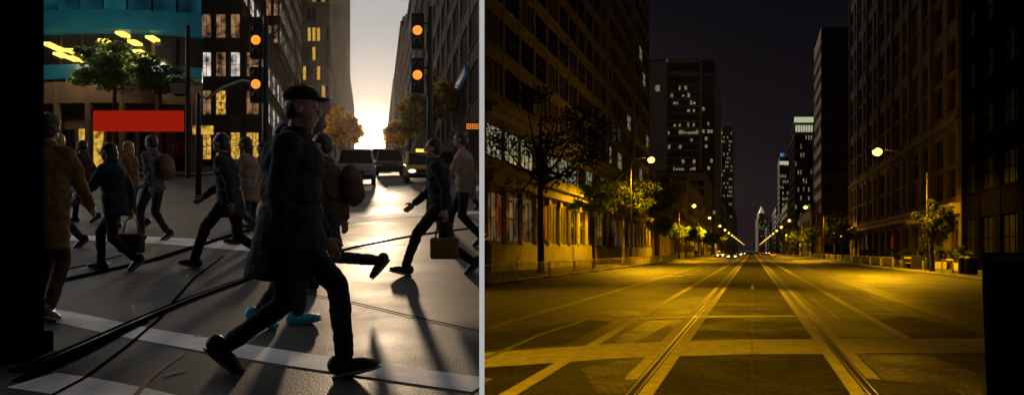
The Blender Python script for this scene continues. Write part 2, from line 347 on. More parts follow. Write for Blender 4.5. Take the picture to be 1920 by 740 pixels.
quadstrip('road_patch', [PR(-1.18, 19), PR(1.18, 19), PR(1.18, 400), PR(-1.18, 400)], .003, 'asphalt_dark')
quadstrip('road_patch', [PR(-1.18, 14), PR(1.18, 14), PR(1.18, 18.6), PR(-1.18, 18.6)], .003, 'asphalt_dark')
quadstrip('road_patch', [PR(-1.18, 3), PR(1.18, 3), PR(1.18, 11.9), PR(-1.18, 11.9)], .003, 'asphalt_dark')
quadstrip('road_patch', [gr(909, 625), gr(1105, 600), gr(1150, 602), gr(1060, 645), gr(909, 655)], .003, 'asphalt_dark')
quadstrip('road_patch', [gr(905, 690), gr(1035, 678), gr(950, 738), gr(905, 760)], .003, 'asphalt_dark')
quadstrip('road_patch', [gr(1606, 664), gr(1740, 664), gr(1830, 700), gr(1850, 760), gr(1760, 720), gr(1660, 712)], .0032, 'sheen_wear')  # lamp reflection on the road painted as paler speckle
quadstrip('road_patch', [gr(1150, 650), gr(1160, 630), gr(1215, 601), gr(1265, 601), gr(1205, 634), gr(1190, 641)], .0034, 'sheen_wear')
quadstrip('road_patch', [gr(1090, 690), gr(1160, 676), gr(1255, 668), gr(1235, 690), gr(1185, 738), gr(1120, 736)], .0034, 'sheen_wear')
quadstrip('road_patch', [gr(1640, 600), gr(1700, 592), gr(1830, 620), gr(1830, 632), gr(1705, 634)], .0032, 'asphalt_dark')
# transverse concrete bands and the thin stop line
cb = [gr(905, 661), gr(1160, 643), gr(1410, 636), gr(1600, 635), gr(1850, 634), gr(1850, 660), gr(1600, 662), gr(1410, 663), gr(1160, 671), gr(905, 689)]
quadstrip('concrete_crossing', cb, .004, 'concrete_band')
quadstrip('stop_line', [gr(1200, 595.5), gr(1300, 592), gr(1530, 591), gr(1530, 594), gr(1300, 595.5), gr(1200, 599)], .011, 'worn_paint')
strip('road_marking', [gr(1621, 587), gr(1676, 587)], .09, .005, 'worn_paint')
strip('road_marking', [gr(909, 672), gr(1010, 628), gr(1105, 597)], .11, .005, 'faint_paint')
strip('road_marking', [gr(909, 617), gr(1010, 604), gr(1120, 594)], .09, .004, 'faint_paint')
quadstrip('road_marking', [gr(1408, 534), gr(1414, 534), gr(1414, 541.5), gr(1408, 541.5)], .005, 'white_line')
for (x, y, r, c) in ((1165, 587, 1.0, 'seam'), (1264, 517, 1.1, 'worn_paint'), (1292, 514, .6, 'worn_paint')):
    X, Y = gr(x, y); k = [(X + r * .62 * math.cos(a * .31) * random.uniform(.8, 1.1), Y + r * math.sin(a * .31) * random.uniform(.8, 1.1)) for a in range(20)]
    quadstrip('road_patch', k, .005, c)
for i in range(9): line(-4.6, 62 + i * 14, 67 + i * 14, .12, 'worn_paint')
for i in range(9): line(7.1, 70 + i * 14, 75 + i * 14, .1, 'worn_paint')

# dusk hill street: one sloping sheet, flat behind the camera
hx = lambda Y: -.0402 * Y if Y <= 53 else 7.57 + KL * Y + min(2.5, .12 + (Y - 53) * .1)
mb = MB(); Ys = [-60, 0, 20, 40, 53, 53.01, 80, 160, 300, 600]; xs = [0 if Y < 0 else hx(Y) for Y in Ys]; xs[0] = 0; xs[4] = hx(53)
vs = []
for Y, x in zip(Ys, xs): vs += [(-500, Y, lz(Y)), (x, Y, lz(Y)), (x, Y, -.5)]
mb.add(vs, [(3 * i, 3 * i + 1, 3 * i + 4, 3 * i + 3) for i in range(len(Ys) - 1)] + [(3 * i + 1, 3 * i + 2, 3 * i + 5, 3 * i + 4) for i in range(len(Ys) - 1)])
struct(mb.build('hill_street', 'asphalt_dusk'))
def lm(name, pts, w, m, z=.005): return strip(name, [gl(*p) for p in pts], w, z, m, True)
lm('crosswalk_line', [(60, 583), (110, 592), (250, 622), (440, 655), (560, 674), (760, 702), (905, 722)], .29, 'white_line', .004)
lm('crosswalk_line', [(60, 712), (130, 722), (230, 742), (300, 760)], .32, 'white_line', .004)
lm('crosswalk_line', [(110, 447), (200, 446), (330, 452), (450, 461), (505, 466)], .75, 'white_line', .004)
lm('crosswalk_line', [(560, 432), (620, 418), (700, 408), (800, 401), (905, 398)], .8, 'white_line', .004)
rail_a = [(30, 698), (90, 676), (180, 637), (270, 597), (360, 560), (450, 527), (590, 481), (660, 463), (740, 447), (820, 435), (905, 425)]
lm('rail_groove', rail_a, .15, 'tar', .008); lm('rail', [(x, y - .5) for x, y in rail_a], .02, 'steel', .013)
lm('rail_groove', [(30, 716), (90, 692), (150, 665), (220, 628), (270, 603)], .1, 'tar', .006)
lm('rail_groove', [(90, 532), (180, 512), (290, 487), (400, 452), (480, 427), (560, 408), (640, 397)], .17, 'tar', .008)
lm('rail_groove', [(90, 512), (160, 497), (230, 478)], .05, 'tar', .006)
lm('road_crack', [(60, 760), (110, 735), (160, 708), (240, 648), (300, 597), (330, 560), (365, 520), (420, 480)], .03, 'tar', .006)
lm('road_crack', [(560, 548), (660, 566), (760, 590), (905, 622)], .025, 'tar', .005); lm('road_crack', [(640, 470), (700, 462), (760, 458)], .04, 'tar', .005)
lm('utility_mark', [(255, 742), (275, 715), (305, 690), (345, 662)], .035, 'orange_mark'); lm('utility_mark', [(310, 704), (330, 698), (352, 694)], .05, 'orange_mark')
lm('utility_mark', [(237, 541), (250, 538), (262, 534)], .04, 'orange_mark'); lm('utility_mark', [(362, 632), (375, 629)], .03, 'orange_mark'); lm('utility_mark', [(452, 440), (490, 452), (560, 455)], .1, 'orange_mark')
for x in (655, 725, 795, 865):
    quadstrip('crosswalk_line', [gl(x + 4, 349), gl(x + 44, 348), gl(x + 40, 357), gl(x - 4, 358)], .005, 'white_line', True)
def lside(u0, u1, Y0, Y1, h=.15):
    vs = []
    for Y in (Y0, Y1):
        for u in (u0, u1): vs.append((*PL(u, Y), lz(Y) + h))
        for u in (u0, u1): vs.append((*PL(u, Y), lz(Y) - .1))
    struct(MB().add(vs, [(0, 1, 5, 4), (0, 2, 3, 1), (4, 5, 7, 6), (0, 4, 6, 2), (1, 3, 7, 5)]).build('pavement', 'sidewalk'))
lside(5.6, 8.5, 57, 500); lside(-14, -9.4, 80, 500); 
vs = [(-120, 48, lz(48) + .15), (-12, 48, lz(48) + .15), (-12, 80, lz(80) + .15), (-120, 80, lz(80) + .15), (-120, 48, lz(48) - .1), (-12, 48, lz(48) - .1), (-12, 80, lz(80) - .1)]
struct(MB().add([(-120, 48, lz(48) + .15), (-20, 48, lz(48) + .15), (-26, 80, lz(80) + .15), (-120, 80, lz(80) + .15), (-120, 48, lz(48) - .1), (-20, 48, lz(48) - .1), (-26, 80, lz(80) - .1)],
     [(0, 1, 2, 3), (0, 4, 5, 1), (1, 5, 6, 2)]).build('pavement', 'sidewalk'))

# ------------------------------------------------------------------ added partition with glowing edge; black masses in place of the edge fade
r_ = empty('added_partition', (-.15, 4, 0), 'added tall thin pale partition, edge-on, screening the night street from the dusk light', 'partition wall')  # made-up screen that keeps the dusk light off the night street
mb = MB(); ends = [(4.02, .02), (53, .10)]
vs = []
for Y, t in ends:
    x = -56.5 / 1400 * Y; zt = 18
    vs += [(x - t / 2, Y, -.03), (x + t / 2, Y, -.03), (x + t / 2, Y, zt), (x - t / 2, Y, zt)]
mb.add(vs, [(0, 1, 2, 3), (7, 6, 5, 4), (1, 5, 6, 2), (0, 3, 7, 4), (3, 2, 6, 7)])
mb.build('panel', 'pale_panel', r_, (-.15, 4, 0))  # pale body of the added partition
x = -56.5 / 1400 * 4
MB().box((x - .0129, 3.98, -.02), (x + .0129, 4.02, 18)).build('glow_edge', 'edge_glow', r_, (-.15, 4, 0))  # added self-lit edge that makes the wall end pale
o = empty('fade_wall', (3, 4.6, 0), 'low black wall added as the dark fade at the right edge of the night road', 'wall')  # added black mass where the road only fades into dark
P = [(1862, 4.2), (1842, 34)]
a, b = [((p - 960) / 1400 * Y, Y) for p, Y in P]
wl = MB().prism([a, b, (b[0] + 3, b[1]), (a[0] + 3, a[1])], -.02, 1.5); bevel(wl.build('fade_mass', 'black_granite', o, (3, 4.6, 0)))  # no granite, the black stands for the edge fade
MB().prism([(a[0] - .01, a[1] - .03), (b[0] - .03, b[1] + .03), (b[0] + 3.05, b[1] + .03), (a[0] + 3.05, a[1] - .03)], 1.502, 1.58).build('fade_cap', 'black_granite', o, (3, 4.6, 0))
o = empty('fade_column', (-3.7, 5.2, lz(5.2)), 'black column added as the dark fade at the left edge of the dusk street', 'column')  # added black mass for the darkness at the left end
bevel(MB().box((-.6, -.15, -.1), (.36, .15, 7)).build('fade_shaft', 'black_granite', o), .03)  # no granite, the black stands for the edge fade
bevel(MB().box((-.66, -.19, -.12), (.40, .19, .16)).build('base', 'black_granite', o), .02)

# ------------------------------------------------------------------ facades
WIN = {}
def win_build(mb, O, t, n, w, h, style):
    f = .07 if w > 1.2 else .05
    F = lambda *a: mb.fbox(O, t, n, *a)
    def fr(a0, a1, z0, z1): mb.fbox(O, t, n, a0, a1, 0, .08, O[2] + z0, O[2] + z1, 0)
    fr(0, f, 0, h); fr(w - f, w, 0, h); fr(f, w - f, 0, f); fr(f, w - f, h - f, h)
    if 'x' in style:
        k = 3 if w > 2.6 else 2
        for i in range(1, k): fr(w * i / k - f / 2, w * i / k + f / 2, f, h - f)
        for i in range(k): fr(w * i / k + (f if i == 0 else f / 2), w * (i + 1) / k - (f if i == k - 1 else f / 2), h * .5 - f / 2, h * .5 + f / 2)
    mb.fbox(O, t, n, f, w - f, .01, .03, O[2] + f, O[2] + h - f, 1)
def proj(x, y, z): return (960 + 1400 * x / y, 470 - 1400 * (z - CAMZ) / y)
def facade(root, A, B, z0, z1, rows, nb, pier, wall, litf, reveal=.3, style='x', frame='frame', side='c', sub=None):
    """rows: (z_sill, z_head) absolute; litf(row, bay) -> glass material"""
    off = tuple(root.location); L = math.hypot(B[0] - A[0], B[1] - A[1]); t = ((B[0] - A[0]) / L, (B[1] - A[1]) / L); n = (t[1], -t[0])
    bay = L / nb; mb = MB()
    for i in range(nb + 1):
        c = i * bay; mb.fbox(A, t, n, max(0, c - pier / 2), min(L, c + pier / 2), -reveal, .06, z0, z1)
    zz = z0
    for zs, zh in rows: mb.fbox(A, t, n, .004, L - .004, -reveal + .003, 0, zz, zs); zz = zh
    mb.fbox(A, t, n, .004, L - .004, -reveal + .003, 0, zz, z1 - .004)
    mb.build('wall', wall, root, off)
    sl = MB()
    for zs, zh in rows:
        if zh - zs > 1.2: sl.fbox(A, t, n, .01, L - .01, .003, .1, zs - .16, zs - .004)
    if sl.v: sl.build('sill_course', sub or wall, root, off)
    items = []; rz = math.atan2(t[1], t[0])
    for r, (zs, zh) in enumerate(rows):
        for i in range(nb):
            g = litf(r, i)
            if g is None: continue
            a0 = i * bay + pier / 2; w = bay - pier; x = A[0] + (a0 + w / 2) * t[0]; y = A[1] + (a0 + w / 2) * t[1]; z = (zs + zh) / 2
            if y < 2: continue
            px, py = proj(x, y, z); vis = -60 < px < 1900 and -40 < py < 780
            if not vis: continue
            items.append(((w * (zh - zs)) / y / y, r, i, zs, zh, a0, w, g))
    items.sort(key=lambda q: -q[0]); return items, (A, t, n, rz, reveal, frame, style, off)
def place_windows(root, lists, limit=96):
    allw = sorted([(it, fr) for its, fr in lists for it in its], key=lambda q: -q[0][0])
    rest = {}
    for k, (it, fr) in enumerate(allw):
        _, r, i, zs, zh, a0, w, g = it; A, t, n, rz, rev, frame, style, off = fr
        if k < limit:
            key = (round(w, 3), round(zh - zs, 3), style, frame, g)
            if key not in WIN:
                mb = MB(); win_build(mb, (0, 0, 0), (1, 0), (0, -1), w, zh - zs, style); WIN[key] = mb.mesh('window', [frame, g])
            x = A[0] + a0 * t[0] - (rev - .06) * n[0] - off[0]; y = A[1] + a0 * t[1] - (rev - .06) * n[1] - off[1]
            link('window', WIN[key], root, (x, y, zs - off[2]), rz)
        else:
            mb, mats = rest.setdefault('r', (MB(), []))
            for q in (frame, g):
                if q not in mats: mats.append(q)
            k0 = len(mb.m); O = (A[0] + a0 * t[0] - (rev - .06) * n[0], A[1] + a0 * t[1] - (rev - .06) * n[1], zs)
            win_build(mb, O, t, n, w, zh - zs, style)
            mb.m[k0:] = [mats.index(frame) if q == 0 else mats.index(g) for q in mb.m[k0:]]
    for mb, mats in rest.values(): tag(mb.build('upper_windows', mats, root, tuple(root.location)), kind='stuff')
def core(root, poly, z0, z1, m='core'): MB().prism(poly, z0, z1).build('core', m, root, tuple(root.location))
def roof(root, poly, z, h=.6, m='roofing'): MB().prism(poly, z, z + h).build('roof', m, root, tuple(root.location))
def floors(z0, n, h, s, top): return [(z0 + i * h + s, z0 + i * h + top) for i in range(n)]
def shrink(poly, d):
    c = (sum(p[0] for p in poly) / len(poly), sum(p[1] for p in poly) / len(poly)); out = []
    n = len(poly)
    for i in range(n):
        p0, p, p1 = [Vector(poly[j % n]) for j in (i - 1, i, i + 1)]
        e0, e1 = (p - p0).normalized(), (p1 - p).normalized(); n0, n1 = Vector((-e0.y, e0.x)), Vector((-e1.y, e1.x))
        if (Vector(c) - p).dot(n0) < 0: n0 = -n0
        if (Vector(c) - p).dot(n1) < 0: n1 = -n1
        k = n0 + n1; out.append(tuple(p + k * (d / max(.3, k.dot(n0)))))
    return out
rnd = random.Random(11)
def litpick(p, lits, darks=('glass_dark', 'glass_dark', 'blind')):
    return lambda r, i: rnd.choice(lits) if rnd.random() < p else rnd.choice(darks)

# --- the ornate stone block on the left of the night street (apex of the wedge)
A, B = PR(-19, 53), PR(-19, 137.5)
b1 = empty('stone_building', (*PR(-19, 95), 0), 'long brown stone block with pillared base lining the left side of the night street', 'building')
poly = [A, B, (B[0] - 12, B[1] + 2), (A[0] - .2, A[1] + 3)]
rows = [(2.3, 6.0), (8.5, 10.9)] + floors(12.6, 12, 3.45, .75, 3.1)
NB = 21
def lf(r, i):
    if r == 0: return 'lit_shop' if i in (0, 1, 2, 9, 12, 13, 15, 16) else rnd.choice(['glass_dark', 'blind'])
    if r == 1: return 'lit_pale' if i in (0, 1, 2, 4, 5, 6, 8, 10, 13) else 'glass_dark'
    return rnd.choice(['lit_warm', 'lit_pale']) if (i > 9 and rnd.random() < .09) else rnd.choice(['glass_dark', 'glass_dark', 'blind'])
ws = [facade(b1, A, B, 0, 56, rows, NB, .5, 'stone', lf, .16)]
place_windows(b1, ws, 97)
core(b1, shrink(poly, .5), 0, 55.5); roof(b1, poly, 56.01)
L = math.hypot(B[0] - A[0], B[1] - A[1]); t = ((B[0] - A[0]) / L, (B[1] - A[1]) / L); n = (t[1], -t[0]); off = tuple(b1.location)
Lb = L
for nm, z0, z1, d in (('plinth', .1, 2.12, .55), ('cornice', 6.5, 7.3, .7), ('cornice', 7.304, 7.5, 1.1), ('cornice', 11.5, 11.9, .6), ('cornice', 11.904, 12.3, 1.0)):
    MB().fbox(A, t, n, 0, Lb, .06, d, z0, z1).build(nm, 'stone_light' if nm != 'plinth' else 'stone', b1, off)
for i in range(NB + 1):                                      # half-round stone pillars of the base
    c = i * L / NB; x, y = A[0] + c * t[0], A[1] + c * t[1]
    mb = MB().tube([(x, y, 2.35), (x, y, 5.9)], [.31, .27], 12); mb.fbox(A, t, n, max(0, c - .42), c + .42, .02, .38, 2.12, 2.4); mb.fbox(A, t, n, max(0, c - .42), c + .42, .02, .38, 5.85, 6.5)
    mb.build('pillar', 'stone_light', b1, off)
for c in (L * .52, L * .77): MB().fbox(A, t, n, c, c + 1.4, .06, .25, 12.3, 56).build('pilaster', 'stone', b1, off)
for i, col in ((0, 'lit_red'), (3, 'lit_red'), (14, 'lit_red')):
    c = i * L / NB + .6; MB().fbox(A, t, n, c, c + .7, .8, .84, 2.6, 5.6).build('banner', col, b1, off)
# copies of the light: street-level fascia further down
# --- building row helper for the night street, left side
def tower(name, label, front, sidelen, h, fl, wallf, walls, litp, nbf, nbs, lits, left=True, z0=0, slab=None, P=PR, u_edge=19, limit=90, side_lit=None, frame='frame'):
    """front face parallel to the picture from x0 to x1 at distance Y; its street side runs back sidelen metres"""
    (x0, x1, Y) = front
    ue = u_edge
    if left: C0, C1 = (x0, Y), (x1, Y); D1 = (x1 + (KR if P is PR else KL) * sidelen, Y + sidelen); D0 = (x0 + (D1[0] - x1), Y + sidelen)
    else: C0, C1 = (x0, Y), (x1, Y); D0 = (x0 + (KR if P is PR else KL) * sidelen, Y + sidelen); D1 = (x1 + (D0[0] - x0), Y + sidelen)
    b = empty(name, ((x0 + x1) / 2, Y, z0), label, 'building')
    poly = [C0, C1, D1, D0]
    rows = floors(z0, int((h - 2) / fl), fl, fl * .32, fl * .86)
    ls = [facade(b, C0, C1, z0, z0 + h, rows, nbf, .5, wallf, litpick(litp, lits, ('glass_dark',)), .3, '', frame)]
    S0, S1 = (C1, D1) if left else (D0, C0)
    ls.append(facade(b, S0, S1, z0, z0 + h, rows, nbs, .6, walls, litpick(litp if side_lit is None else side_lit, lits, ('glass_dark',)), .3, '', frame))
    place_windows(b, ls, limit)
    core(b, shrink(poly, .33), z0, z0 + h - .2); roof(b, poly, z0 + h + .01, 1.0)
    return b, poly
X = lambda px, Y: (px - 960) / 1400 * Y
# blank pale slab + balconied office tower (two faces) left of the night sky
b = empty('blank_tower', (X(1233, 372), 372, 0), 'plain windowless brown slab tower beside the balconied office tower', 'building')
poly = [(X(1212, 372), 372), (X(1248, 372), 372), (X(1248, 372) + 9, 400), (X(1212, 372) + 9, 400)]
MB().prism(poly, 0, 96).build('wall', 'tower_slab', b, tuple(b.location)); roof(b, shrink(poly, .5), 96.01, .8)
wb = MB().box((-1, -.15, 0), (1, 0, 3)); o = wb.build('window', 'lit_pale', b); o.location = (X(1233, 372) - b.location[0], 0, 81)
b = empty('office_tower', (X(1295, 378), 378, 0), 'tall dark office tower with pale floor bands and rows of lit windows', 'building'); off = tuple(b.location)
x0, x1, x2 = X(1248.5, 378), X(1312, 378), X(1340, 378); D = (x2 + KR * 78, 456)
poly = [(x0, 378), (x2, 378), D, (x0 + KR * 78, 456)]
core(b, shrink(poly, .4), 0, 97, 'tower_dark')
fl = MB(); H = 96; nfl = 24; fh = 3.72
for k in range(nfl): fl.box((x0, 377.2, k * fh + .004), (x1, 378.3, k * fh + .55))
fl.build('floor_slab', 'tower_slab', b, off)
fl2 = MB()
for k in range(nfl): fl2.box((x1 + .8, 377.9, k * fh + .004), (x2, 378.35, k * fh + 1.5))
fl2.build('spandrel', 'tower_dark', b, off)
MB().box((x1 - .1, 376.9, 0), (x1 + .8, 378.4, 97)).build('pier', 'tower_slab', b, off)
MB().box((x0 - .1, 376.9, 0), (x0 + .7, 378.4, 97)).build('pier', 'tower_slab', b, off)
for z0_, z1_ in ((90.2, 92), (96.5, 98.4)): MB().box((x0 + .7, 377, z0_), (x1 - .1, 378.4, z1_)).build('roof_beam', 'tower_slab', b, off)
MB().box((x1 + .8, 377.3, 90.2), (x2, 378.4, 91.5)).build('roof_beam', 'tower_slab', b, off)
MB().box((x1 + .8, 377.6, 91.5), (x2, 378.4, 97)).build('roof_screen', 'tower_dark', b, off)
wm = {}
rr = random.Random(5)
def litwin(root, x, y, z, w, h, m, off):
    key = (round(w, 2), round(h, 2), m)
    if key not in wm: wm[key] = MB().box((0, -.12, 0), (w, 0, h)).mesh('window', [m])
    link('window', wm[key], root, (x - off[0], y - off[1], z - off[2]))
for k in range(1, 23):
    den = {20: .45, 16: .55, 12: .2, 11: .5, 8: .62, 7: .5, 5: .45, 3: .3, 17: .3, 21: .15}.get(k, .08)
    for j in range(11):
        if rr.random() < den: w = rr.choice([.9, 1.3, 1.3]); litwin(b, x0 + .9 + j * 1.42, 377.95, k * fh + 1.2, w, rr.choice([1.3, 1.9]), rr.choice(['lit_pale', 'lit_warm', 'lit_pale']), off)
    for j in range(5):
        if rr.random() < den * .8: litwin(b, x1 + 1.2 + j * 1.35, 377.85, k * fh + 1.7, rr.choice([.8, 1.2]), 1.7, 'lit_pale', off)
fs = facade(b, (x2, 378), D, 0, 96, floors(0, 24, 3.9, 1.3, 3.2), 12, 1.8, 'tower_slab', litpick(.12, ['lit_warm'], ('glass_dark',)), .3, '')
place_windows(b, [fs], 40)
roof(b, shrink(poly, .6), 97.1, .8)
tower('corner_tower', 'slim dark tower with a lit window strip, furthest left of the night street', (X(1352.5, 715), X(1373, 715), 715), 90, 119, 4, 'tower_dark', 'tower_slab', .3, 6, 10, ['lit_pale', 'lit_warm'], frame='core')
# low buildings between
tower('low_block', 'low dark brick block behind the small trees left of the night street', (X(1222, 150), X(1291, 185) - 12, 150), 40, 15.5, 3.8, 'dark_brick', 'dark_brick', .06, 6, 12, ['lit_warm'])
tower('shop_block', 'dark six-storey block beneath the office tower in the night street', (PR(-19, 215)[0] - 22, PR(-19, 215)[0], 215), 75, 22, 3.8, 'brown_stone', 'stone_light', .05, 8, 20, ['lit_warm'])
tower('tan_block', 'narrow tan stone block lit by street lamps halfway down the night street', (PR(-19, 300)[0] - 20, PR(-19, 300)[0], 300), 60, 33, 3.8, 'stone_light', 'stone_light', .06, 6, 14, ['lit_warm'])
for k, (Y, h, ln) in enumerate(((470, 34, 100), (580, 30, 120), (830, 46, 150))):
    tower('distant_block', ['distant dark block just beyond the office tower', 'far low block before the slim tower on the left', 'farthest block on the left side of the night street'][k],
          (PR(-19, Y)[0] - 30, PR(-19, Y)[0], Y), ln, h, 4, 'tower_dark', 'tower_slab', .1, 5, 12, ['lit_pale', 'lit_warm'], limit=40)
o = empty('sun_blocker', (12, 230, 0), 'added unseen block inside the wedge, keeping the low sun off the night street', 'building')  # put in out of sight to block sun on the right facades
bevel(MB().prism([(-4, 195), (30, 195), (34, 300), (-8, 300)], 0, 88).build('wall', 'tower_dark', o, (12, 230, 0)), .3); MB().prism([(-3, 196), (29, 196), (33, 299), (-7, 299)], 88.01, 89).build('roof', 'roofing', o, (12, 230, 0))
# --- right side of the night street
A, B = PR(18, 136.5), PR(18, 64.2)
b = empty('pier_fronted_building', (*PR(18, 90), 0), 'massive dark stone building with tall piers on the right side of the night street', 'building')
poly = [A, B, (B[0] + 30, B[1]), (A[0] + 30, A[1])]
rows = [(.5, 4.3)] + [(6.4, 9.0), (9.4, 12.2)] + [q for k in range(7) for q in ((14.2 + k * 8, 17.3 + k * 8), (17.7 + k * 8, 20.6 + k * 8))]
def lf(r, i):
    if r == 0: return 'lit_shop' if i in (2, 3, 11) else 'glass_dark'
    return 'glass_dark' if rnd.random() < .8 else 'blind'
ws = [facade(b, A, B, 0, 68, rows, 14, 1.5, 'dim_stone', lf, .4, 'x')]
fA, fB = (A[0], A[1]), (A[0] + 30, A[1])
place_windows(b, ws, 97); core(b, shrink(poly, .43), 0, 67.5); roof(b, poly, 68.01)
L = math.hypot(B[0] - A[0], B[1] - A[1]); t = ((B[0] - A[0]) / L, (B[1] - A[1]) / L); n = (t[1], -t[0]); off = tuple(b.location)
MB().fbox(A, t, n, 0, L, .07, .5, 4.9, 5.5).build('cornice', 'stone_light', b, off); MB().fbox(A, t, n, 0, L, .07, .8, 5.504, 5.8).build('cornice', 'stone_light', b, off)
MB().fbox(A, t, n, 0, L, .07, .45, 12.9, 13.4).build('cornice', 'dim_stone', b, off)
for i in range(0, 15, 2):
    c = i * L / 14; MB().fbox(A, t, n, max(0, c - .5), min(L, c + .5), .063, .3, 5.81, 67).build('pilaster', 'dim_stone', b, off)
for nm, a0, a1, z in (('awning', 2, 24, 4.1), ('awning', 64, 74, 4.3)):
    mb = MB(); P_ = lambda a, bb, z: (A[0] + a * t[0] + bb * n[0], A[1] + a * t[1] + bb * n[1], z)
    mb.add([P_(a0, .1, z + .9), P_(a1, .1, z + .9), P_(a1, 2.2, z + .45), P_(a0, 2.2, z + .45), P_(a0, .1, z + .8), P_(a1, .1, z + .8), P_(a1, 2.2, z), P_(a0, 2.2, z)],
           [(0, 1, 2, 3), (4, 7, 6, 5), (3, 2, 6, 7), (0, 3, 7, 4), (1, 5, 6, 2)])
    mb.build(nm, 'awning', b, off)
o = MB().fbox(A, t, n, 46.5, 47.5, .6, .75, 1.2, 3.4).build('banner', 'lit_red', b, off)
b = empty('fade_building', (*PR(18, 44), 0), 'building coloured black for the dark fade at the right edge of the night street', 'building')  # added; its black colour stands for the darkness at this end
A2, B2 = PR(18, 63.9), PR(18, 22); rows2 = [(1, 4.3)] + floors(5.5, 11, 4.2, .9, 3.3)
ws = [facade(b, A2, B2, 0, 56, rows2, 9, 1.2, 'black_granite', lambda r, i: 'fade_black_glass', .3, 'x', 'black_granite')]; place_windows(b, ws, 90)  # no granite, the black stands for the edge fade
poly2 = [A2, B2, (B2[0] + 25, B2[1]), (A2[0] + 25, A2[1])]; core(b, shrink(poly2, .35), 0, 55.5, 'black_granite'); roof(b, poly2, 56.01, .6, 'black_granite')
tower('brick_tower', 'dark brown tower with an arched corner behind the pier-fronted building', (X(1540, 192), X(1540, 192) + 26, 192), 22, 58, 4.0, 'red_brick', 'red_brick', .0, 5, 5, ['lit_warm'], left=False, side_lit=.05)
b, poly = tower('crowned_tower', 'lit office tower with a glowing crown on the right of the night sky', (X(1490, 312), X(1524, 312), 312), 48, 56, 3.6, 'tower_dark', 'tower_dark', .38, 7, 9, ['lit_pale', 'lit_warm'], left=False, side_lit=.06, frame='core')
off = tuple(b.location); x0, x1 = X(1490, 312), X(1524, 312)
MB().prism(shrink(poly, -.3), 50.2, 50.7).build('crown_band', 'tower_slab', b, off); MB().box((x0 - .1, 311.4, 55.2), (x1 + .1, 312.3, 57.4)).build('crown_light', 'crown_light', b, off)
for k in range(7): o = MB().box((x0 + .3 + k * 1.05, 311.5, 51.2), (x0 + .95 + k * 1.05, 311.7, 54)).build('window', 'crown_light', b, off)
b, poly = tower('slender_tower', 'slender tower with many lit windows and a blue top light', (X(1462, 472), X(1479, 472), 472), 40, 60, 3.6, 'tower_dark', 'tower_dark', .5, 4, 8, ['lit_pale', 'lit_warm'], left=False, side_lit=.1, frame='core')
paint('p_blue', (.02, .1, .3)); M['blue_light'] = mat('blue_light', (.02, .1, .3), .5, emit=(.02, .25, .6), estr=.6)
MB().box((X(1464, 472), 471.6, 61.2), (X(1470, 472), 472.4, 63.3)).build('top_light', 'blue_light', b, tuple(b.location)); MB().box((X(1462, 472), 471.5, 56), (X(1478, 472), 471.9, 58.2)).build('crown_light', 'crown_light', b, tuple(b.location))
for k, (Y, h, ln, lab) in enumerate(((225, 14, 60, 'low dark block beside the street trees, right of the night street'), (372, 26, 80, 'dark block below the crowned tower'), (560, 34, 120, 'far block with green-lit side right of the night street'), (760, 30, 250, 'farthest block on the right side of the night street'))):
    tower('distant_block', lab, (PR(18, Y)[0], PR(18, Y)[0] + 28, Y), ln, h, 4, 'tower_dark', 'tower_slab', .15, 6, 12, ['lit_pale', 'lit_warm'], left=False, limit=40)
# city tower with pointed top closing the street
b = empty('spire_tower', (X(1427.5, 1500), 1500, 0), 'distant tower with a glowing pointed spire closing the night street', 'building')
w = 9; MB().box((-w, -w, 0), (w, w, 66)).build('wall', 'tower_dark', b)
MB().box((-w * .75, -w * .75, 66.01), (w * .75, w * .75, 77)).build('upper_stage', 'tower_slab', b)
MB().add([(-5, -5, 77), (5, -5, 77), (5, 5, 77), (-5, 5, 77), (0, 0, 92)], [(0, 1, 4), (1, 2, 4), (2, 3, 4), (3, 0, 4)]).build('spire', 'spire_glow', b)
for i in range(26):
    x_, z_ = rr.uniform(-8, 6), rr.uniform(8, 62); o = MB().box((x_, -w - .3, z_), (x_ + 1.6, -w, z_ + 1.6)).build('window', 'lit_pale', b)

# --- dusk street buildings
def trun(px, Y): return X(px, Y)
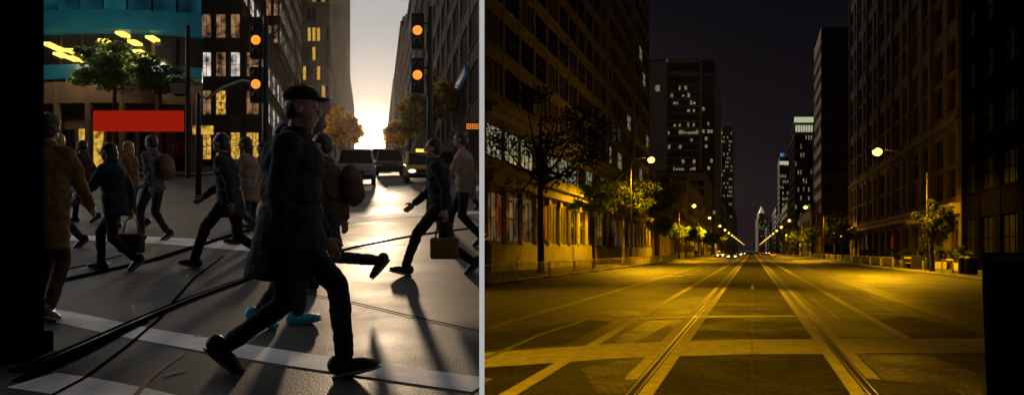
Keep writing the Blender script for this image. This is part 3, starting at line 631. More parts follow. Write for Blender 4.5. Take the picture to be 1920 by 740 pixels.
# right side (other face of the wedge)
segs = [(53.2, 125, 66, 'brown_stone', 'dark stone building with windows painted to glow like reflected sky, nearest on the right of the dusk street', 12),
        (126, 164, 50 + .0, 'tower_dark', 'dark stepped building with an orange band, second on the right of the dusk street', 7),
        (165, 193, 52.5, 'tower_dark', 'narrow dark building third on the right of the dusk street', 5),
        (194, 266, 60, 'tower_dark', 'dark cream-trimmed building fourth on the right of the dusk street', 9), (268, 480, 62, 'stone', 'far sunlit block at the end of the dusk street on its right', 16)]
for k, (Y0, Y1, zt, wm_, lab, nb) in enumerate(segs):
    A, B = PL(7.57, Y1), PL(7.57, Y0); z0 = lz(Y0) - .3
    b = empty('street_building', (*PL(7.57, (Y0 + Y1) / 2), z0), lab, 'building')
    z1 = zt + 1.65 if zt < 66 else 72
    dp = 10 if k else 2.2
    poly = [A, B, (B[0] + (.45 if k == 0 else 10), B[1] + (2.2 if k == 0 else 0)), (A[0] + 14, A[1])]
    zz = lz(Y0) + .5 ; rows = [(zz + .6, zz + 3.6)] + floors(zz + 4.5, int((z1 - zz - 6) / 4.2), 4.2, .9, 3.6)
    def lf(r, i, k=k):
        if r == 0: return rnd.choice(['lit_amber', 'glass_dark'])
        if k == 0: return 'painted_glow_white' if (i, r) in GLOW_PANES else rnd.choice(['blind', 'frame'])
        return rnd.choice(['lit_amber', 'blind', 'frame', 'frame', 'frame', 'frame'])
    GLOW_PANES = {(7, 2), (7, 3), (8, 2), (9, 2), (8, 3), (6, 3), (6, 4), (10, 2), (9, 3)}  # panes whose glow stands in for reflected sky
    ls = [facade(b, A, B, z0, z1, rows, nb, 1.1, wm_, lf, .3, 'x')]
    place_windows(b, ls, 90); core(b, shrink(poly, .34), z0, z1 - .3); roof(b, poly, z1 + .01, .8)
    L = math.hypot(B[0] - A[0], B[1] - A[1]); t = ((B[0] - A[0]) / L, (B[1] - A[1]) / L); n = (t[1], -t[0])
    MB().fbox(A, t, n, 0, L, .07, .5, z1 - 1.2, z1 - .3).build('cornice', wm_, b, tuple(b.location))
    if k == 0:
        MB().fbox(A, t, n, L * .74, L * .92, .07, .35, zz + 8.0, zz + 8.7).build('fascia', 'blue_fascia', b, tuple(b.location))
# left side
def left_block(name, lab, xa, xb, Y, sl, zt, wallf, walls, nbf, nbs, lff, lfs, style='x', fl=4.2):
    C0, C1 = (xa, Y), (xb, Y); D1 = (xb + KL * sl, Y + sl); D0 = (xa + KL * sl, Y + sl); z0 = lz(Y) - .3
    b = empty(name, ((xa + xb) / 2, Y, z0), lab, 'building'); zz = lz(Y + sl * .0) + .3
    rows = [(zz + .6, zz + 3.6)] + floors(zz + 4.6, int((zt - zz - 6) / fl), fl, .9, fl - .6)
    ls = [facade(b, C0, C1, z0, zt, rows, nbf, min(.9, (xb - xa) / nbf * .28), wallf, lff, .3, style)]
    if nbs: ls.append(facade(b, C1, D1, z0, zt, rows, nbs, .7, walls, lfs, .3, style))
    place_windows(b, ls, 96); poly = [C0, C1, D1, D0]; core(b, shrink(poly, .34), z0, zt - .3); roof(b, poly, zt + .01, .8); return b
M['added_glow_dim'] = lit_mat('added_glow_dim', (.01, .006, .004), (.42, .22, .1), .8, 1.2, .35, .65)  # window glow added to lift fronts that get no light
dk = lambda r, i: rnd.choice(['blind', 'added_glow_dim', 'lit_amber'] if r < 2 else ['added_glow_dim', 'added_glow_dim', 'frame', 'added_glow_dim', 'painted_glow_grey'])
mirror = lambda r, i: 'painted_glow_grey' if rnd.random() < .85 else 'blind'  # reflected sky painted as glowing panes
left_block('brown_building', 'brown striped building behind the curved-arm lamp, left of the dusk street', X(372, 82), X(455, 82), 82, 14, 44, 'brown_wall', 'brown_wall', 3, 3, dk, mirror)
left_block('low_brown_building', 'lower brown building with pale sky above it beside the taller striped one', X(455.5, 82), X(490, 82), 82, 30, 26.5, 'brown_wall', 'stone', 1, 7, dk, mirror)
left_block('tall_glass_building', 'tall glass building with painted glow for reflected sky on the left of the dusk street', X(440, 114), X(524, 114) , 114, 34, 74, 'brown_wall', 'stone', 6, 10, dk, mirror)
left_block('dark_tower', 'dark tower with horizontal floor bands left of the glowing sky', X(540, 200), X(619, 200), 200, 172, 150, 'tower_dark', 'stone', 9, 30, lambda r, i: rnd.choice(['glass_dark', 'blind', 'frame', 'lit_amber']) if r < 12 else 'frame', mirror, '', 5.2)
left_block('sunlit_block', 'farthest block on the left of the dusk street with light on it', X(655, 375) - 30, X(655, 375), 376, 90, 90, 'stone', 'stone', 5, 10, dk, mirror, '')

# teal corner building with a curved front
b = empty('teal_corner_building', (-29, 60, lz(53)), 'corner building with curved teal glass fascias and warm ceiling lights above a red sign', 'building'); off = tuple(b.location)
cx, cy, rad = -29.5, 74, 21
def arc(r, a0=-128, a1=-70.5, n=22): return [(cx + r * math.cos(R(a0 + (a1 - a0) * i / n)), cy + r * math.sin(R(a0 + (a1 - a0) * i / n))) for i in range(n + 1)]
def ring(mb, r0, r1, z0, z1, m=0, a0=-128, a1=-70.5, n=22):
    o_, i_ = arc(r1, a0, a1, n), arc(r0, a0, a1, n); vs = [(*p, z0) for p in o_] + [(*p, z1) for p in o_] + [(*p, z0) for p in i_] + [(*p, z1) for p in i_]; k = n + 1; f = []
    for j in range(n): f += [(j, j + 1, j + 1 + k, j + k), (j + k, j + 1 + k, j + 1 + 3 * k, j + 3 * k), (j + 2 * k, j + 3 * k, j + 1 + 3 * k, j + 1 + 2 * k), (j, j + 2 * k, j + 1 + 2 * k, j + 1)]
    f += [(0, k, 3 * k, 2 * k), (n, n + 2 * k, n + 3 * k, n + k)]; mb.add(vs, f, m); return mb
g0 = lz(53)
MB().prism(arc(rad - 1.2) + [(cx - 5.6, cy + 8), (cx - 18, cy + 8)], g0 - 1, 32).build('core', 'brown_wall', b, off)
ring(MB(), rad - 1.1, rad, 13.9, 14.9).build('fascia', 'teal', b, off); ring(MB(), rad - 1.1, rad + .25, 17.3, 18.7).build('fascia', 'teal', b, off); ring(MB(), rad - 1.1, rad, 23, 24).build('fascia', 'teal', b, off)
ring(MB(), rad - .9, rad - .25, 12.2, 13.9).build('fascia', 'brown_wall', b, off)
for i in range(12):
    a = -128 + 57.5 * i / 12; ring(MB(), rad - .8, rad - .5, 18.72, 22.98, 0, a + .35, a + 4.4, 2).build('window', 'teal_glass', b, off)
    ring(MB(), rad - .95, rad - .85, 14.92, 17.28, 0, a + .35, a + 4.4, 2).build('window', 'glass_dark', b, off)
for i in range(9):
    a = R(-126 + 54 * i / 8); x, y = cx + (rad - .5) * math.cos(a), cy + (rad - .5) * math.sin(a); MB().tube([(x, y, g0 - .3), (x, y, 14)], .28, 10).build('pillar', 'brown_wall', b, off)
for i in range(9):
    a = -127 + 56 * i / 9; ring(MB(), rad - 1.1, rad - 1.0, g0 + .5, g0 + 3.4, 0, a + .5, a + 5.6, 3).build('shop_window', 'lit_amber' if i in (2, 5) else 'glass_dark', b, off)
k = 0
for px, py in ((92, 84), (110, 92), (113, 103), (135, 96), (137, 110), (197, 78), (206, 95), (229, 64), (252, 80), (262, 98), (285, 72), (272, 107)):
    Y = 52.5 ; Yr = cy - math.sqrt(max(0, (rad - .3) ** 2 - (X(px, 53.5) - cx) ** 2)); x, z = X(px, Yr), CAMZ + (470 - py) / 1400 * Yr
    o = MB().box((x - .3, Yr - .4, z - .09), (x + .3, Yr + .9, z + .09)).build('ceiling_light', 'lamp_yellow', b, off); k += 1
for x_, y_ in ((-28.5, 50.6), (-25.5, 51.4), (-32, 51.0)):
    l = bpy.data.lights.new('tree_fill', 'POINT'); l.energy = 300; l.color = (1, .85, .5); l.shadow_soft_size = .4  # added fill for the green trees, no fixture of its own
    lo = bpy.data.objects.new('tree_fill', l); COL.objects.link(lo); lo.location = (x_, y_ - .3, 15.6)
o = empty('red_sign', (X(260, 48.5), 48.5, 9.4), 'long plain red lit sign band over the dark storefront', 'sign')
bevel(MB().box((-2.9, -.12, 0), (2.9, .12, 1.33)).build('sign_face', 'red_sign', o), .05)
for x_ in (-2.2, 2.2): MB().tube([(x_, .3, lz(48.5) - 9.4), (x_, .3, 1.2)], .07, 8).build('post', 'dark_metal', o)

# ------------------------------------------------------------------ trees
def crown_mesh(rx, ry, rz_, n, size, seed, m, clumps=26):
    rg = random.Random(seed); mb = MB(); cs = []
    for i in range(clumps):
        while True:
            p = Vector((rg.uniform(-1, 1), rg.uniform(-1, 1), rg.uniform(-1, 1)))
            if .25 < p.length < 1: break
        cs.append((Vector((p.x * rx * .85, p.y * ry * .85, p.z * rz_ * .85)), rg.uniform(.16, .36)))
    for i in range(n):
        c, s = rg.choice(cs); d = Vector((rg.gauss(0, 1), rg.gauss(0, 1), rg.gauss(0, 1))).normalized() * rg.random() ** .5 * s
        p = c + Vector((d.x * rx, d.y * ry, d.z * rz_ * .8)); a = Vector((rg.gauss(0, 1), rg.gauss(0, 1), rg.gauss(0, .6))).normalized() * size * rg.uniform(.6, 1.2)
        b_ = a.cross(Vector((rg.gauss(0, 1), rg.gauss(0, 1), rg.gauss(0, 1)))).normalized() * size * .55
        mb.add([p - a, p + b_, p + a, p - b_], [(0, 1, 2, 3)])
    return mb.mesh('crown', [m]), cs
CR = {}
def tree(name, label, x, y, z, h, r, rz_, m='leaf_dark', n=3200, size=.16, seed=1, trunk_r=.14, group=None, lean=0, cat='tree'):
    o = empty(name, (x, y, z), label, cat, group); rg = random.Random(seed * 7 + 1)
    key = (m, n, size, seed % 3, r, rz_)
    if key not in CR: CR[key] = crown_mesh(r, r, rz_, n, size, seed % 3 + 20, m)
    me, cs = CR[key]; zc = h - rz_
    link('crown', me, o, (0, 0, zc))
    tb = zc - rz_ * .75; mb = MB().tube([(0, 0, -.1), (.04, 0, .4), (lean * .4, .03, tb * .6), (lean, 0, tb + .2), (lean * .5, 0, zc + rz_ * .4)], [trunk_r * 1.4, trunk_r, trunk_r * .85, trunk_r * .75, trunk_r * .3], 9)
    mb.build('trunk', 'bark', o, smooth=True)
    br = MB()
    for c, s in cs[::2]:
        e_ = Vector((c.x, c.y, c.z + zc)); s0 = Vector((lean, 0, tb + rg.uniform(0, rz_ * .6))); mid = (s0 + e_) / 2 + Vector((0, 0, -.15 * r)) * .5
        br.tube([s0, mid, e_], [trunk_r * .42, trunk_r * .28, trunk_r * .1], 5)
    br.build('branches', 'bark', o, smooth=True); return o
G = 'street trees on the left pavement of the night street'
for k, (u, Y, h, r, rzc, m, n, s, tr, lab) in enumerate((
    (-14.3, 50.5, 13.2, 5.6, 4.4, 'leaf_dark', 3000, .16, .24, 'tallest dark tree in front of the stone pillars, nearest the partition'),
    (-14, 66, 8.2, 2.6, 1.9, 'leaf_green', 2600, .15, .15, 'spreading tree with lamp-lit leaves before the pillared base'),
    (-14.5, 84, 11, 3.9, 3.3, 'leaf_dark', 3800, .19, .2, 'dark bushy tree just behind the nearest left street lamp'),
    (-14.2, 113, 7.6, 2.5, 2.2, 'leaf_green', 2600, .17, .15, 'small bright-leaved tree beyond the nearest left lamp'),
    (-16, 124, 15, 5.0, 4.3, 'leaf_dark', 3800, .24, .25, 'big dark tree towering behind the small bright one'),
    (-14.2, 138, 7.2, 2.6, 2.1, 'leaf_green', 2200, .18, .15, 'second small bright tree, before the low brick block'),
    (-14.2, 160, 7.4, 2.7, 2.2, 'leaf_dark', 1800, .22, .15, 'rounded street tree beside the third left lamp'),
    (-14.2, 185, 8, 3, 2.4, 'leaf_green', 1800, .24, .15, 'bright tree by the group of pedestrians at night'),
    (-14.5, 222, 8, 3.2, 2.5, 'leaf_dark', 1400, .3, .18, 'street tree past the pedestrians on the left pavement'),
    (-14.5, 270, 9, 3.4, 2.8, 'leaf_dark', 1200, .35, .18, 'distant tree in front of the tan block'),
    (-14.5, 340, 10, 4, 3, 'leaf_dark', 1000, .42, .2, 'farthest tree on the left pavement'))):
    tree('street_tree', lab, *PR(u, Y), .14, h, r, rzc, m, n, s, k + 1, tr, G)
G = 'street trees on the right pavement of the night street'
for k, (u, Y, h, r, rzc, m, n, s, tr, lab) in enumerate((
    (13.4, 55.6, 5.6, 1.6, 1.9, 'leaf_dark', 2600, .11, .16, 'slim tree in front of the nearest right lamp pole'),
    (14.2, 118, 6.2, 2.6, 2.1, 'leaf_dark', 1800, .18, .15, 'dark tree beside the tan awning'),
    (14.2, 128, 9.5, 1.8, 3.2, 'leaf_dark', 1800, .18, .15, 'tall narrow tree below the second right lamp'),
    (14.2, 150, 7.2, 3, 2.3, 'leaf_dark', 1500, .22, .15, 'dark rounded tree behind the second right lamp'),
    (14.2, 190, 8, 3.2, 2.5, 'leaf_dark', 1400, .26, .15, 'tree under the third right lamp'),
    (14.2, 245, 9, 3.6, 2.8, 'leaf_green', 1200, .32, .17, 'lamp-lit tree before the crowned tower'),
    (14.5, 330, 10, 4, 3, 'leaf_dark', 1000, .42, .2, 'farthest tree on the right pavement'))):
    tree('street_tree', lab, *PR(u, Y), .14, h, r, rzc, m, n, s, k + 1, tr, G)
GD = 'trees along the dusk street'
def dusk_tree(px, py, Y, h, r, rzc, m, lab, seed, n=3000, s=.2):
    z = lz(Y); tree('street_tree', lab, X(px, Y), Y, z, h, r, rzc, m, n, s, seed, .16, GD)
dusk_tree(215, 150, 50.3, 9.0, 3.3, 1.8, 'leaf_green', 'wide green tree above the red sign', 2, 4600, .17)
dusk_tree(300, 165, 50.3, 7.9, 2.2, 1.4, 'leaf_green', 'smaller green tree right of the wide one above the red sign', 3, 2400, .17)
dusk_tree(640, 230, 205, 15, 5.2, 5.5, 'leaf_yellow', 'yellow sunlit tree at the left edge of the glowing sky', 4, 2600, .5)
dusk_tree(628, 250, 150, 11, 3.0, 4, 'leaf_yellow', 'nearer yellow tree in front of the dark tower', 5, 2200, .35)
dusk_tree(655, 260, 270, 15, 5, 5.5, 'leaf_yellow', 'far golden tree under the sun', 6, 1500, .7)
dusk_tree(812, 205, 66, 8.8, 3.1, 2.6, 'leaf_olive', 'olive tree before the glowing windows on the right', 7, 4200, .19)
dusk_tree(768, 230, 96, 9, 3.2, 3, 'leaf_olive', 'olive tree further up the dusk street on the right', 8, 2600, .26)
dusk_tree(742, 240, 150, 9, 3.2, 3.4, 'leaf_yellow', 'golden tree right of the low sun', 9, 1800, .36)
# planters with shrubs, right pavement at night
for k, (u, Y) in enumerate(((15.5, 74), (15.6, 68), (15.8, 62), (16, 57), (15.4, 84), (15.4, 100))):
    x, y = PR(u, Y); o = empty('planter', (x, y, .14), ['shrub planter behind the low railing by the red banner', 'second planter of shrubs near the red banner', 'planter just left of the slim tree', 'planter right behind the slim tree', 'planter before the lit shop window', 'planter at the end of the tan awning'][k], 'planter', 'shrub planters on the right pavement', rz=R(k * 25))
    bevel(MB().box((-.7, -.45, 0), (.7, .45, .6)).build('tub', 'tower_slab', o), .04); me, _ = crown_mesh(1.1, .8, .75, 1300, .1, 40 + k, 'leaf_dark', 14); link('shrub', me, o, (0, 0, 1.2))

# ------------------------------------------------------------------ street lamps
def street_lamp(side, Y, hu, pu, hh, armz, label, near, group, power=0):
    px_, py_ = PR(pu, Y); o = empty('street_lamp', (px_, py_, .14), label, 'street lamp', group)
    d = hu - pu; s = 1 if d > 0 else -1
    mb = MB().tube([(0, 0, 0), (0, 0, armz * .5), (0, 0, armz)], [.12, .09, .065], 10); mb.build('pole', 'pole', o, smooth=True)
    MB().tube([(0, 0, 0), (0, 0, .5), (0, 0, .9), (0, 0, .95)], [.24, .22, .15, .1], 12).build('base', 'pole', o)
    MB().tube([(0, 0, armz - .05), (d * .25, 0, armz + (hh - armz) * .45), (d * .6, 0, armz + (hh - armz) * .85), (d, 0, hh + .1 - .14)], [.055, .05, .045, .04], 8).build('arm', 'pole', o, smooth=True)
    hd = MB().ell((d + s * .25, 0, hh - .1), (.48, .17, .13)); h_ = hd.build('lamp_head', 'pole', o, smooth=True)
    r_ = .38 if near else .46
    MB().ell((d + s * .3, 0, hh - .27), (r_, r_ * .85, r_ * .8)).build('lamp_glass', 'lamp_sodium' if near else 'lamp_far', o, smooth=True)
    if power:
        l = bpy.data.lights.new('lamp_light', 'SPOT'); l.energy = power; l.color = (1, .49, .003); l.spot_size = R(164); l.spot_blend = .35; l.shadow_soft_size = .2
        lo = bpy.data.objects.new('lamp_light', l); COL.objects.link(lo); lo.parent = o; lo.location = (d + s * .3, 0, hh - .65)
        l = bpy.data.lights.new('lamp_glow', 'POINT'); l.energy = power * .03; l.color = (1, .5, .03); l.shadow_soft_size = .25
        lo = bpy.data.objects.new('lamp_glow', l); COL.objects.link(lo); lo.parent = o; lo.location = (d + s * .3, 0, hh - .75)
    return o
GL_, GR_ = 'sodium street lamps along the left kerb', 'sodium street lamps along the right kerb'
LY = [77, 134, 183, 242, 288, 335, 385, 435, 490, 545, 605, 670, 750, 850, 970]; RY = [59, 134, 192, 245, 290, 340, 390, 440, 495, 555, 620, 700, 800, 920]
for i, Y in enumerate(LY):
    street_lamp('l', Y, -10.7, -12.5 if i == 0 else -13.1, (11.3 if i == 0 else 10) - .14, (10.9 if i == 0 else 8.9) - .14, ORD[i] + ' glowing street lamp in the left row receding down the night street', i < 3, GL_, [19000, 15000, 15000, 15000, 14000, 14000, 14000][i] if i < 7 else 0)
for i, Y in enumerate(RY):
    street_lamp('r', Y, 10.2 if i == 0 else 9.9, 13.85 if i == 0 else 12.9, 9.6, 7.7 if i == 0 else 8.6, ORD[i] + ' glowing street lamp in the right row receding down the night street', i < 3, GR_, [17000, 15000, 14000, 12000, 12000, 12000][i] if i < 6 else 0)
# added fill spots without fixtures brighten the near road
def spot(x, y, z, tx, ty, p, size, blend=.8, col=(1, .49, .003)):
    l = bpy.data.lights.new('fill_spot', 'SPOT'); l.energy = p; l.color = col; l.spot_size = R(size); l.spot_blend = blend; l.shadow_soft_size = .15
    o = bpy.data.objects.new('fill_spot', l); COL.objects.link(o); o.location = (x, y, z); o.rotation_euler = (Vector((x, y, z)) - Vector((tx, ty, 0))).to_track_quat('Z', 'Y').to_euler()
spot(2.2, 4.4, 9.5, 1.3, 9.5, 5200, 62, .9)
spot(9.0, 34, 10, 6.0, 28, 10000, 80, .9)

# ------------------------------------------------------------------ barriers and furniture
def barrier_mesh(L_, h, pick):
    mb = MB(); r = .022
    for x_ in (0, L_ - .06): mb.box((x_, -.03, 0), (x_ + .06, .03, h))
    mb.box((.06, -.025, h - .05), (L_ - .06, .025, h)); mb.box((.06, -.02, .14), (L_ - .06, .02, .18))
    return mb
G = 'crowd barriers along the left kerb of the night street'
Y = 33.0; step = 6.3; names = ORD
ang = math.atan2(1, KR); ln = step * math.hypot(1, KR)
pm = MB()
for j in range(int(ln / .33)): pm.box((.12 + j * .33, -.012, .18), (.12 + j * .33 + .035, .012, .97))
pick = pm.mesh('pickets', ['rail_metal']); fm = barrier_mesh(ln - .08, 1.02, 0).mesh('frame', ['rail_metal'])
ft = MB().box((-.02, -.35, 0), (.08, .35, .05)).mesh('foot', ['dark_metal']); bm_ = MB().box((.1, .018, .2), (ln - .15, .03, .95)).mesh('backing', ['mesh_panel'])
for i in range(14):
    x, y = PR(-12.35, Y + i * step); o = empty('crowd_barrier', (x, y, .0), (ORD[i] if i < 16 else '') + ' metal crowd barrier along the left kerb, counting away from the partition', 'barrier', G, rz=ang + R(rr.uniform(-.6, .6)))
    link('frame', fm, o); link('pickets', pick, o); link('foot', ft, o, (0, 0, 0)); link('foot', ft, o, (ln - .15, 0, 0))
G = 'low railings along the right pavement of the night street'
for i, Yb in enumerate((72, 79, 86, 94, 103, 112, 122, 133, 145, 158)):
    x, y = PR(13.6, Yb); l2 = 6.2 + i * .4; o = empty('low_railing', (x, y, .14), ORD[i] + ' low dark railing on the right pavement beyond the bench', 'railing', G, rz=ang)
    mb = MB().box((0, -.04, .82), (l2, .04, .9)); mb.box((0, -.05, 0), (.12, .05, .92)); mb.box((l2 - .12, -.05, 0), (l2, .05, .92)); mb.build('frame', 'rail_metal', o)
    MB().box((.15, .0, .12), (l2 - .15, .02, .8)).build('infill', 'mesh_panel', o)
x, y = PR(13.7, 62); o = empty('bench', (x, y, .14), 'dark slatted bench with chunky ends on the right pavement', 'bench', rz=ang)
for k in range(4): MB().box((.35, -.25 + k * .13, .45), (3.6, -.15 + k * .13, .5)).build('slat', 'rail_metal', o)
for x_ in (0, 3.6): bevel(MB().box((x_, -.4, 0), (x_ + .35, .4, 1.1)).build('end_block', 'dark_metal', o), .03)
MB().box((.35, .28, .85), (3.6, .34, 1.0)).build('backrest', 'rail_metal', o)
x, y = PR(13.6, 50.5); o = empty('bicycle_rail', (x, y, .14), 'low metal rail right of the slim tree', 'rail', rz=ang)
MB().tube([(0, 0, 0), (0, 0, .8), (.1, 0, .9), (3, 0, .9), (3.1, 0, .8), (3.1, 0, 0)], .035, 8).build('hoop', 'rail_metal', o, smooth=True)
def bin_(x, y, lab):
    o = empty('litter_bin', (x, y, .14), lab, 'litter bin', 'litter bins on the right pavement')
    mb = MB()
    for k in range(18): a = k * math.tau / 18; mb.box((.34 * math.cos(a) - .02, .34 * math.sin(a) - .02, .05), (.34 * math.cos(a) + .02, .34 * math.sin(a) + .02, 1.0))
    mb.build('cage', 'dark_metal', o); MB().tube([(0, 0, .03), (0, 0, .95)], .29, 14).build('liner', 'dark_metal', o); MB().tube([(0, 0, 1.0), (0, 0, 1.08), (0, 0, 1.16)], [.38, .36, .2], 16).build('lid', 'dark_metal', o)
bin_(*PR(13.8, 47), 'round dark litter bin nearest the right end of the night pavement'); bin_(*PR(13.8, 48.4), 'second litter bin beside the nearest one')

# traffic signals at dusk
def signal(px, pys, Y, pole_px, lab, curve=None):
    g = lz(Y); xp = X(pole_px, Y); o = empty('traffic_signal', (xp, Y, g), lab, 'traffic signal')
    tops = [CAMZ + (470 - p) / 1400 * Y - g for p in pys]; xh = X(px, Y) - xp
    MB().tube([(0, 0, -.05), (0, 0, max(tops) + .6)], [.09, .06], 10).build('pole', 'dark_metal', o, smooth=True)
    for z in tops:
        hd = bevel(MB().box((xh - .16, -.12, z - .42), (xh + .16, .12, z + .42)).build('signal_head', 'dark_metal', o), .03)
        for j, (dz, m) in enumerate(((.26, 'dark_metal'), (0, 'lamp_orange'), (-.26, 'dark_metal'))):
            MB().ell((xh - off_x(px, hd), -.13, z + dz), (.11, .04, .11)).build('lens', m, hd, smooth=True) if False else MB().ell((xh, -.13, z + dz), (.115 if m == 'lamp_orange' else .1, .05, .115 if m == 'lamp_orange' else .1)).build('lens', m, hd, smooth=True)
        MB().tube([(0, 0, z + .2), (xh, .0, z + .2)], .03, 6).build('bracket', 'dark_metal', o)
    return o
signal(483, (78, 160), 18, 498, 'two-headed traffic signal glowing orange left of the glowing sky')
signal(784, (60, 143), 18, 806, 'two-headed traffic signal glowing orange right of the glowing sky')
g = lz(24); o = empty('curved_arm_lamp', (X(372, 24), 24, g), 'street lamp with a pale curved arm near the dark storefront', 'street lamp')
MB().tube([(0, 0, 0), (0, 0, 3.0), (0, 0, 3.4)], [.1, .07, .06], 10).build('pole', 'dark_metal', o, smooth=True)
zz = CAMZ + (470 - 180) / 1400 * 24 - g
MB().tube([(0, 0, 3.4), (.25, 0, zz - .1), (.8, 0, zz + .28), (1.4, 0, zz + .5), (1.9, 0, zz + .42)], [.05, .05, .045, .04, .035], 8).build('arm', 'pale_panel', o, smooth=True)
MB().ell((1.98, 0, zz + .38), (.25, .1, .07)).build('lamp_head', 'pale_panel', o, smooth=True)
g = lz(30); o = empty('sign_post', (X(352, 44), 44, lz(44)), 'dark post with two small signs right of the red sign', 'sign post')
MB().tube([(0, 0, 0), (0, 0, 9)], .12, 10).build('post', 'dark_metal', o); MB().box((.3, -.05, 2.6), (1.5, .05, 3.1)).build('sign_plate', 'lit_amber', o); MB().box((-1.0, -.05, 5), (-.1, .05, 5.6)).build('sign_plate', 'pale_panel', o)
o = empty('message_sign', (X(888, 50), 50.5, CAMZ + 235 / 1400 * 50), 'small panel of red and orange dots on the right building', 'sign')
MB().box((-.6, -.08, -.28), (.6, .08, .28)).build('housing', 'dark_metal', o); mb = MB()
for i in range(9):
    for j in range(3): mb.box((-.5 + i * .12, -.1, -.18 + j * .14), (-.43 + i * .12, -.082, -.1 + j * .14))
mb.build('dots', 'lamp_orange', o); MB().box((-.04, .08, -.05), (.04, 1.6, .05)).build('bracket', 'dark_metal', o)

# ------------------------------------------------------------------ cars
def car(name, label, x, y, z, heading, paintm, L_=4.5, W_=1.8, H_=1.45, suv=False, lights='on', rear='taillight', cat='car', group=None, sign=False, pitch=0):
    o = empty(name, (x, y, z), label, cat, group, rz=heading); o.rotation_euler = (0, -pitch, heading)
    h = L_ / 2; hw = W_ / 2; bh = .88 if not suv else 1.0
    def loft(prof, ys, sc):
        mb = MB(); n = len(prof); k = 0
        zc = sum(p[1] for p in prof) / n
        for yy, s in zip(ys, sc): mb.v += [(p[0] * (1 - (1 - s) * .35), yy, zc + (p[1] - zc) * (1 - (1 - s) * .9)) for p in prof]
        for i in range(len(ys) - 1):
            for j in range(n): q = (j + 1) % n; mb.f.append((i * n + j, (i + 1) * n + j, (i + 1) * n + q, i * n + q)); mb.m.append(0)
        mb.f.append(tuple(range(n))); mb.m.append(0); mb.f.append(tuple((len(ys) - 1) * n + j for j in range(n - 1, -1, -1))); mb.m.append(0); return mb
    prof = [(-h, .35), (-h + .05, .75), (-h + .25, bh), (-h * .1, bh + .04), (h * .42, bh), (h - .25, bh - .14), (h, bh - .32), (h, .35), (h - .2, .25), (-h + .2, .25)]
    loft(prof, [-hw, -hw + .08, -hw + .3, hw - .3, hw - .08, hw], [.8, .96, 1, 1, .96, .8]).build('body', paintm, o, smooth=False)
    rb = -h + (.15 if suv else .45)
    gh = [(rb, bh), (rb + (.2 if suv else .55), H_ - .04), (h * .05, H_ - .03), (h * .42, bh)]
    mb = MB(); ys = [-hw + .1, -hw + .24, hw - .24, hw - .1]
    def gp(p, yy): s = (p[1] - bh) / (H_ - bh); return (p[0], yy * (1 - .16 * s), p[1])
    vs = [gp(p, yy) for yy in (-hw + .07, hw - .07) for p in gh]; mb.add(vs, [(0, 1, 5, 4), (1, 2, 6, 5), (2, 3, 7, 6), (3, 2, 1, 0), (4, 5, 6, 7)])
    mb.build('cabin_glass', 'car_glass', o)
    r0, r1 = gh[1], gh[2]; ww = (hw - .07) * .84 + .02
    bevel(MB().box((r0[0] - .05, -ww, H_ - .05), (r1[0] + .08, ww, H_ + .02)).build('roof', paintm, o), .03)
    mb = MB()
    for s in (-1, 1):
        for a, b_ in ((gh[0], gh[1]), (gh[2], gh[3])): mb.tube([gp(a, s * (hw - .07)), gp(b_, s * (hw - .07))], .045, 6)
        mb.tube([gp(((r0[0] + r1[0]) / 2, bh), s * (hw - .06)), gp(((r0[0] + r1[0]) / 2, H_ - .03), s * (hw - .06))], .05, 6)
    mb.build('pillars', paintm, o)
    for sx in (-h * .62, h * .62):
        for s in (-1, 1):
            w = MB().tube([(sx, s * (hw - .2), .33), (sx, s * (hw + .01), .33)], .33, 18).build('wheel', 'tyre', o); MB().tube([(sx, s * (hw + .0), .33), (sx, s * (hw + .025), .33)], .2, 14).build('rim', 'rim', w)
    for s in (-1, 1):
        MB().ell((h - .06, s * (hw - .28), bh - .3), (.1, .2, .1)).build('headlight', {'on': 'headlight', 'dusk': 'headlight_dusk'}.get(lights, 'headlight_off'), o, smooth=True)
        MB().box((-h - .01, s * (hw - .28) - .18, bh - .25), (-h + .1, s * (hw - .28) + .18, bh - .1)).build('taillight', rear, o)
        MB().ell((h * .4, s * (hw + .08), bh + .08), (.07, .1, .07)).build('mirror', paintm, o)
    bevel(MB().box((h - .08, -hw + .1, .28), (h + .05, hw - .1, .48)).build('bumper', 'dark_metal', o), .03); MB().box((h - .02, -.45, .52), (h + .02, .45, .66)).build('grille', 'dark_metal', o)
    if sign: MB().box((-.15, -.35, H_ + .02), (.15, .35, H_ + .18)).build('roof_sign', 'lamp_yellow', o)
    return o
G = 'distant cars with lit headlights on the night street'
away, toward = math.atan2(1, KR), math.atan2(-1, -KR)
for k, (u, Y, hd, pm_, lab) in enumerate(((-4, 150, toward, 'p_dark', 'nearest dark car with blazing headlights on the left half of the night street'), (-8, 190, toward, 'p_white', 'white car in the kerb lane with headlights on at night'),
    (-4.2, 235, toward, 'p_silver', 'silver car coming down the middle lane, second of the lit column'), (-7.5, 290, toward, 'p_dark', 'dark car further down the kerb lane at night'), (-4, 340, toward, 'p_dark', 'far oncoming dark car in the middle lane'), (-8, 400, toward, 'p_white', 'farthest oncoming white car'),
    (6, 215, away, 'p_white', 'white car driving away with red tail lights'), (3.8, 300, away, 'p_dark', 'dark car driving away far down the night street'), (8, 380, toward, 'p_silver', 'silver car with headlights on the right half of the night street'))):
    x, y = PR(u, Y); car('parked_car' if 0 else 'car', lab, x, y, 0, hd, pm_, lights='on' if hd == toward else 'off', group=G)
G = 'cars on the dusk street'
tw = math.atan2(-1, -KL); p = -math.atan(SLOPE)
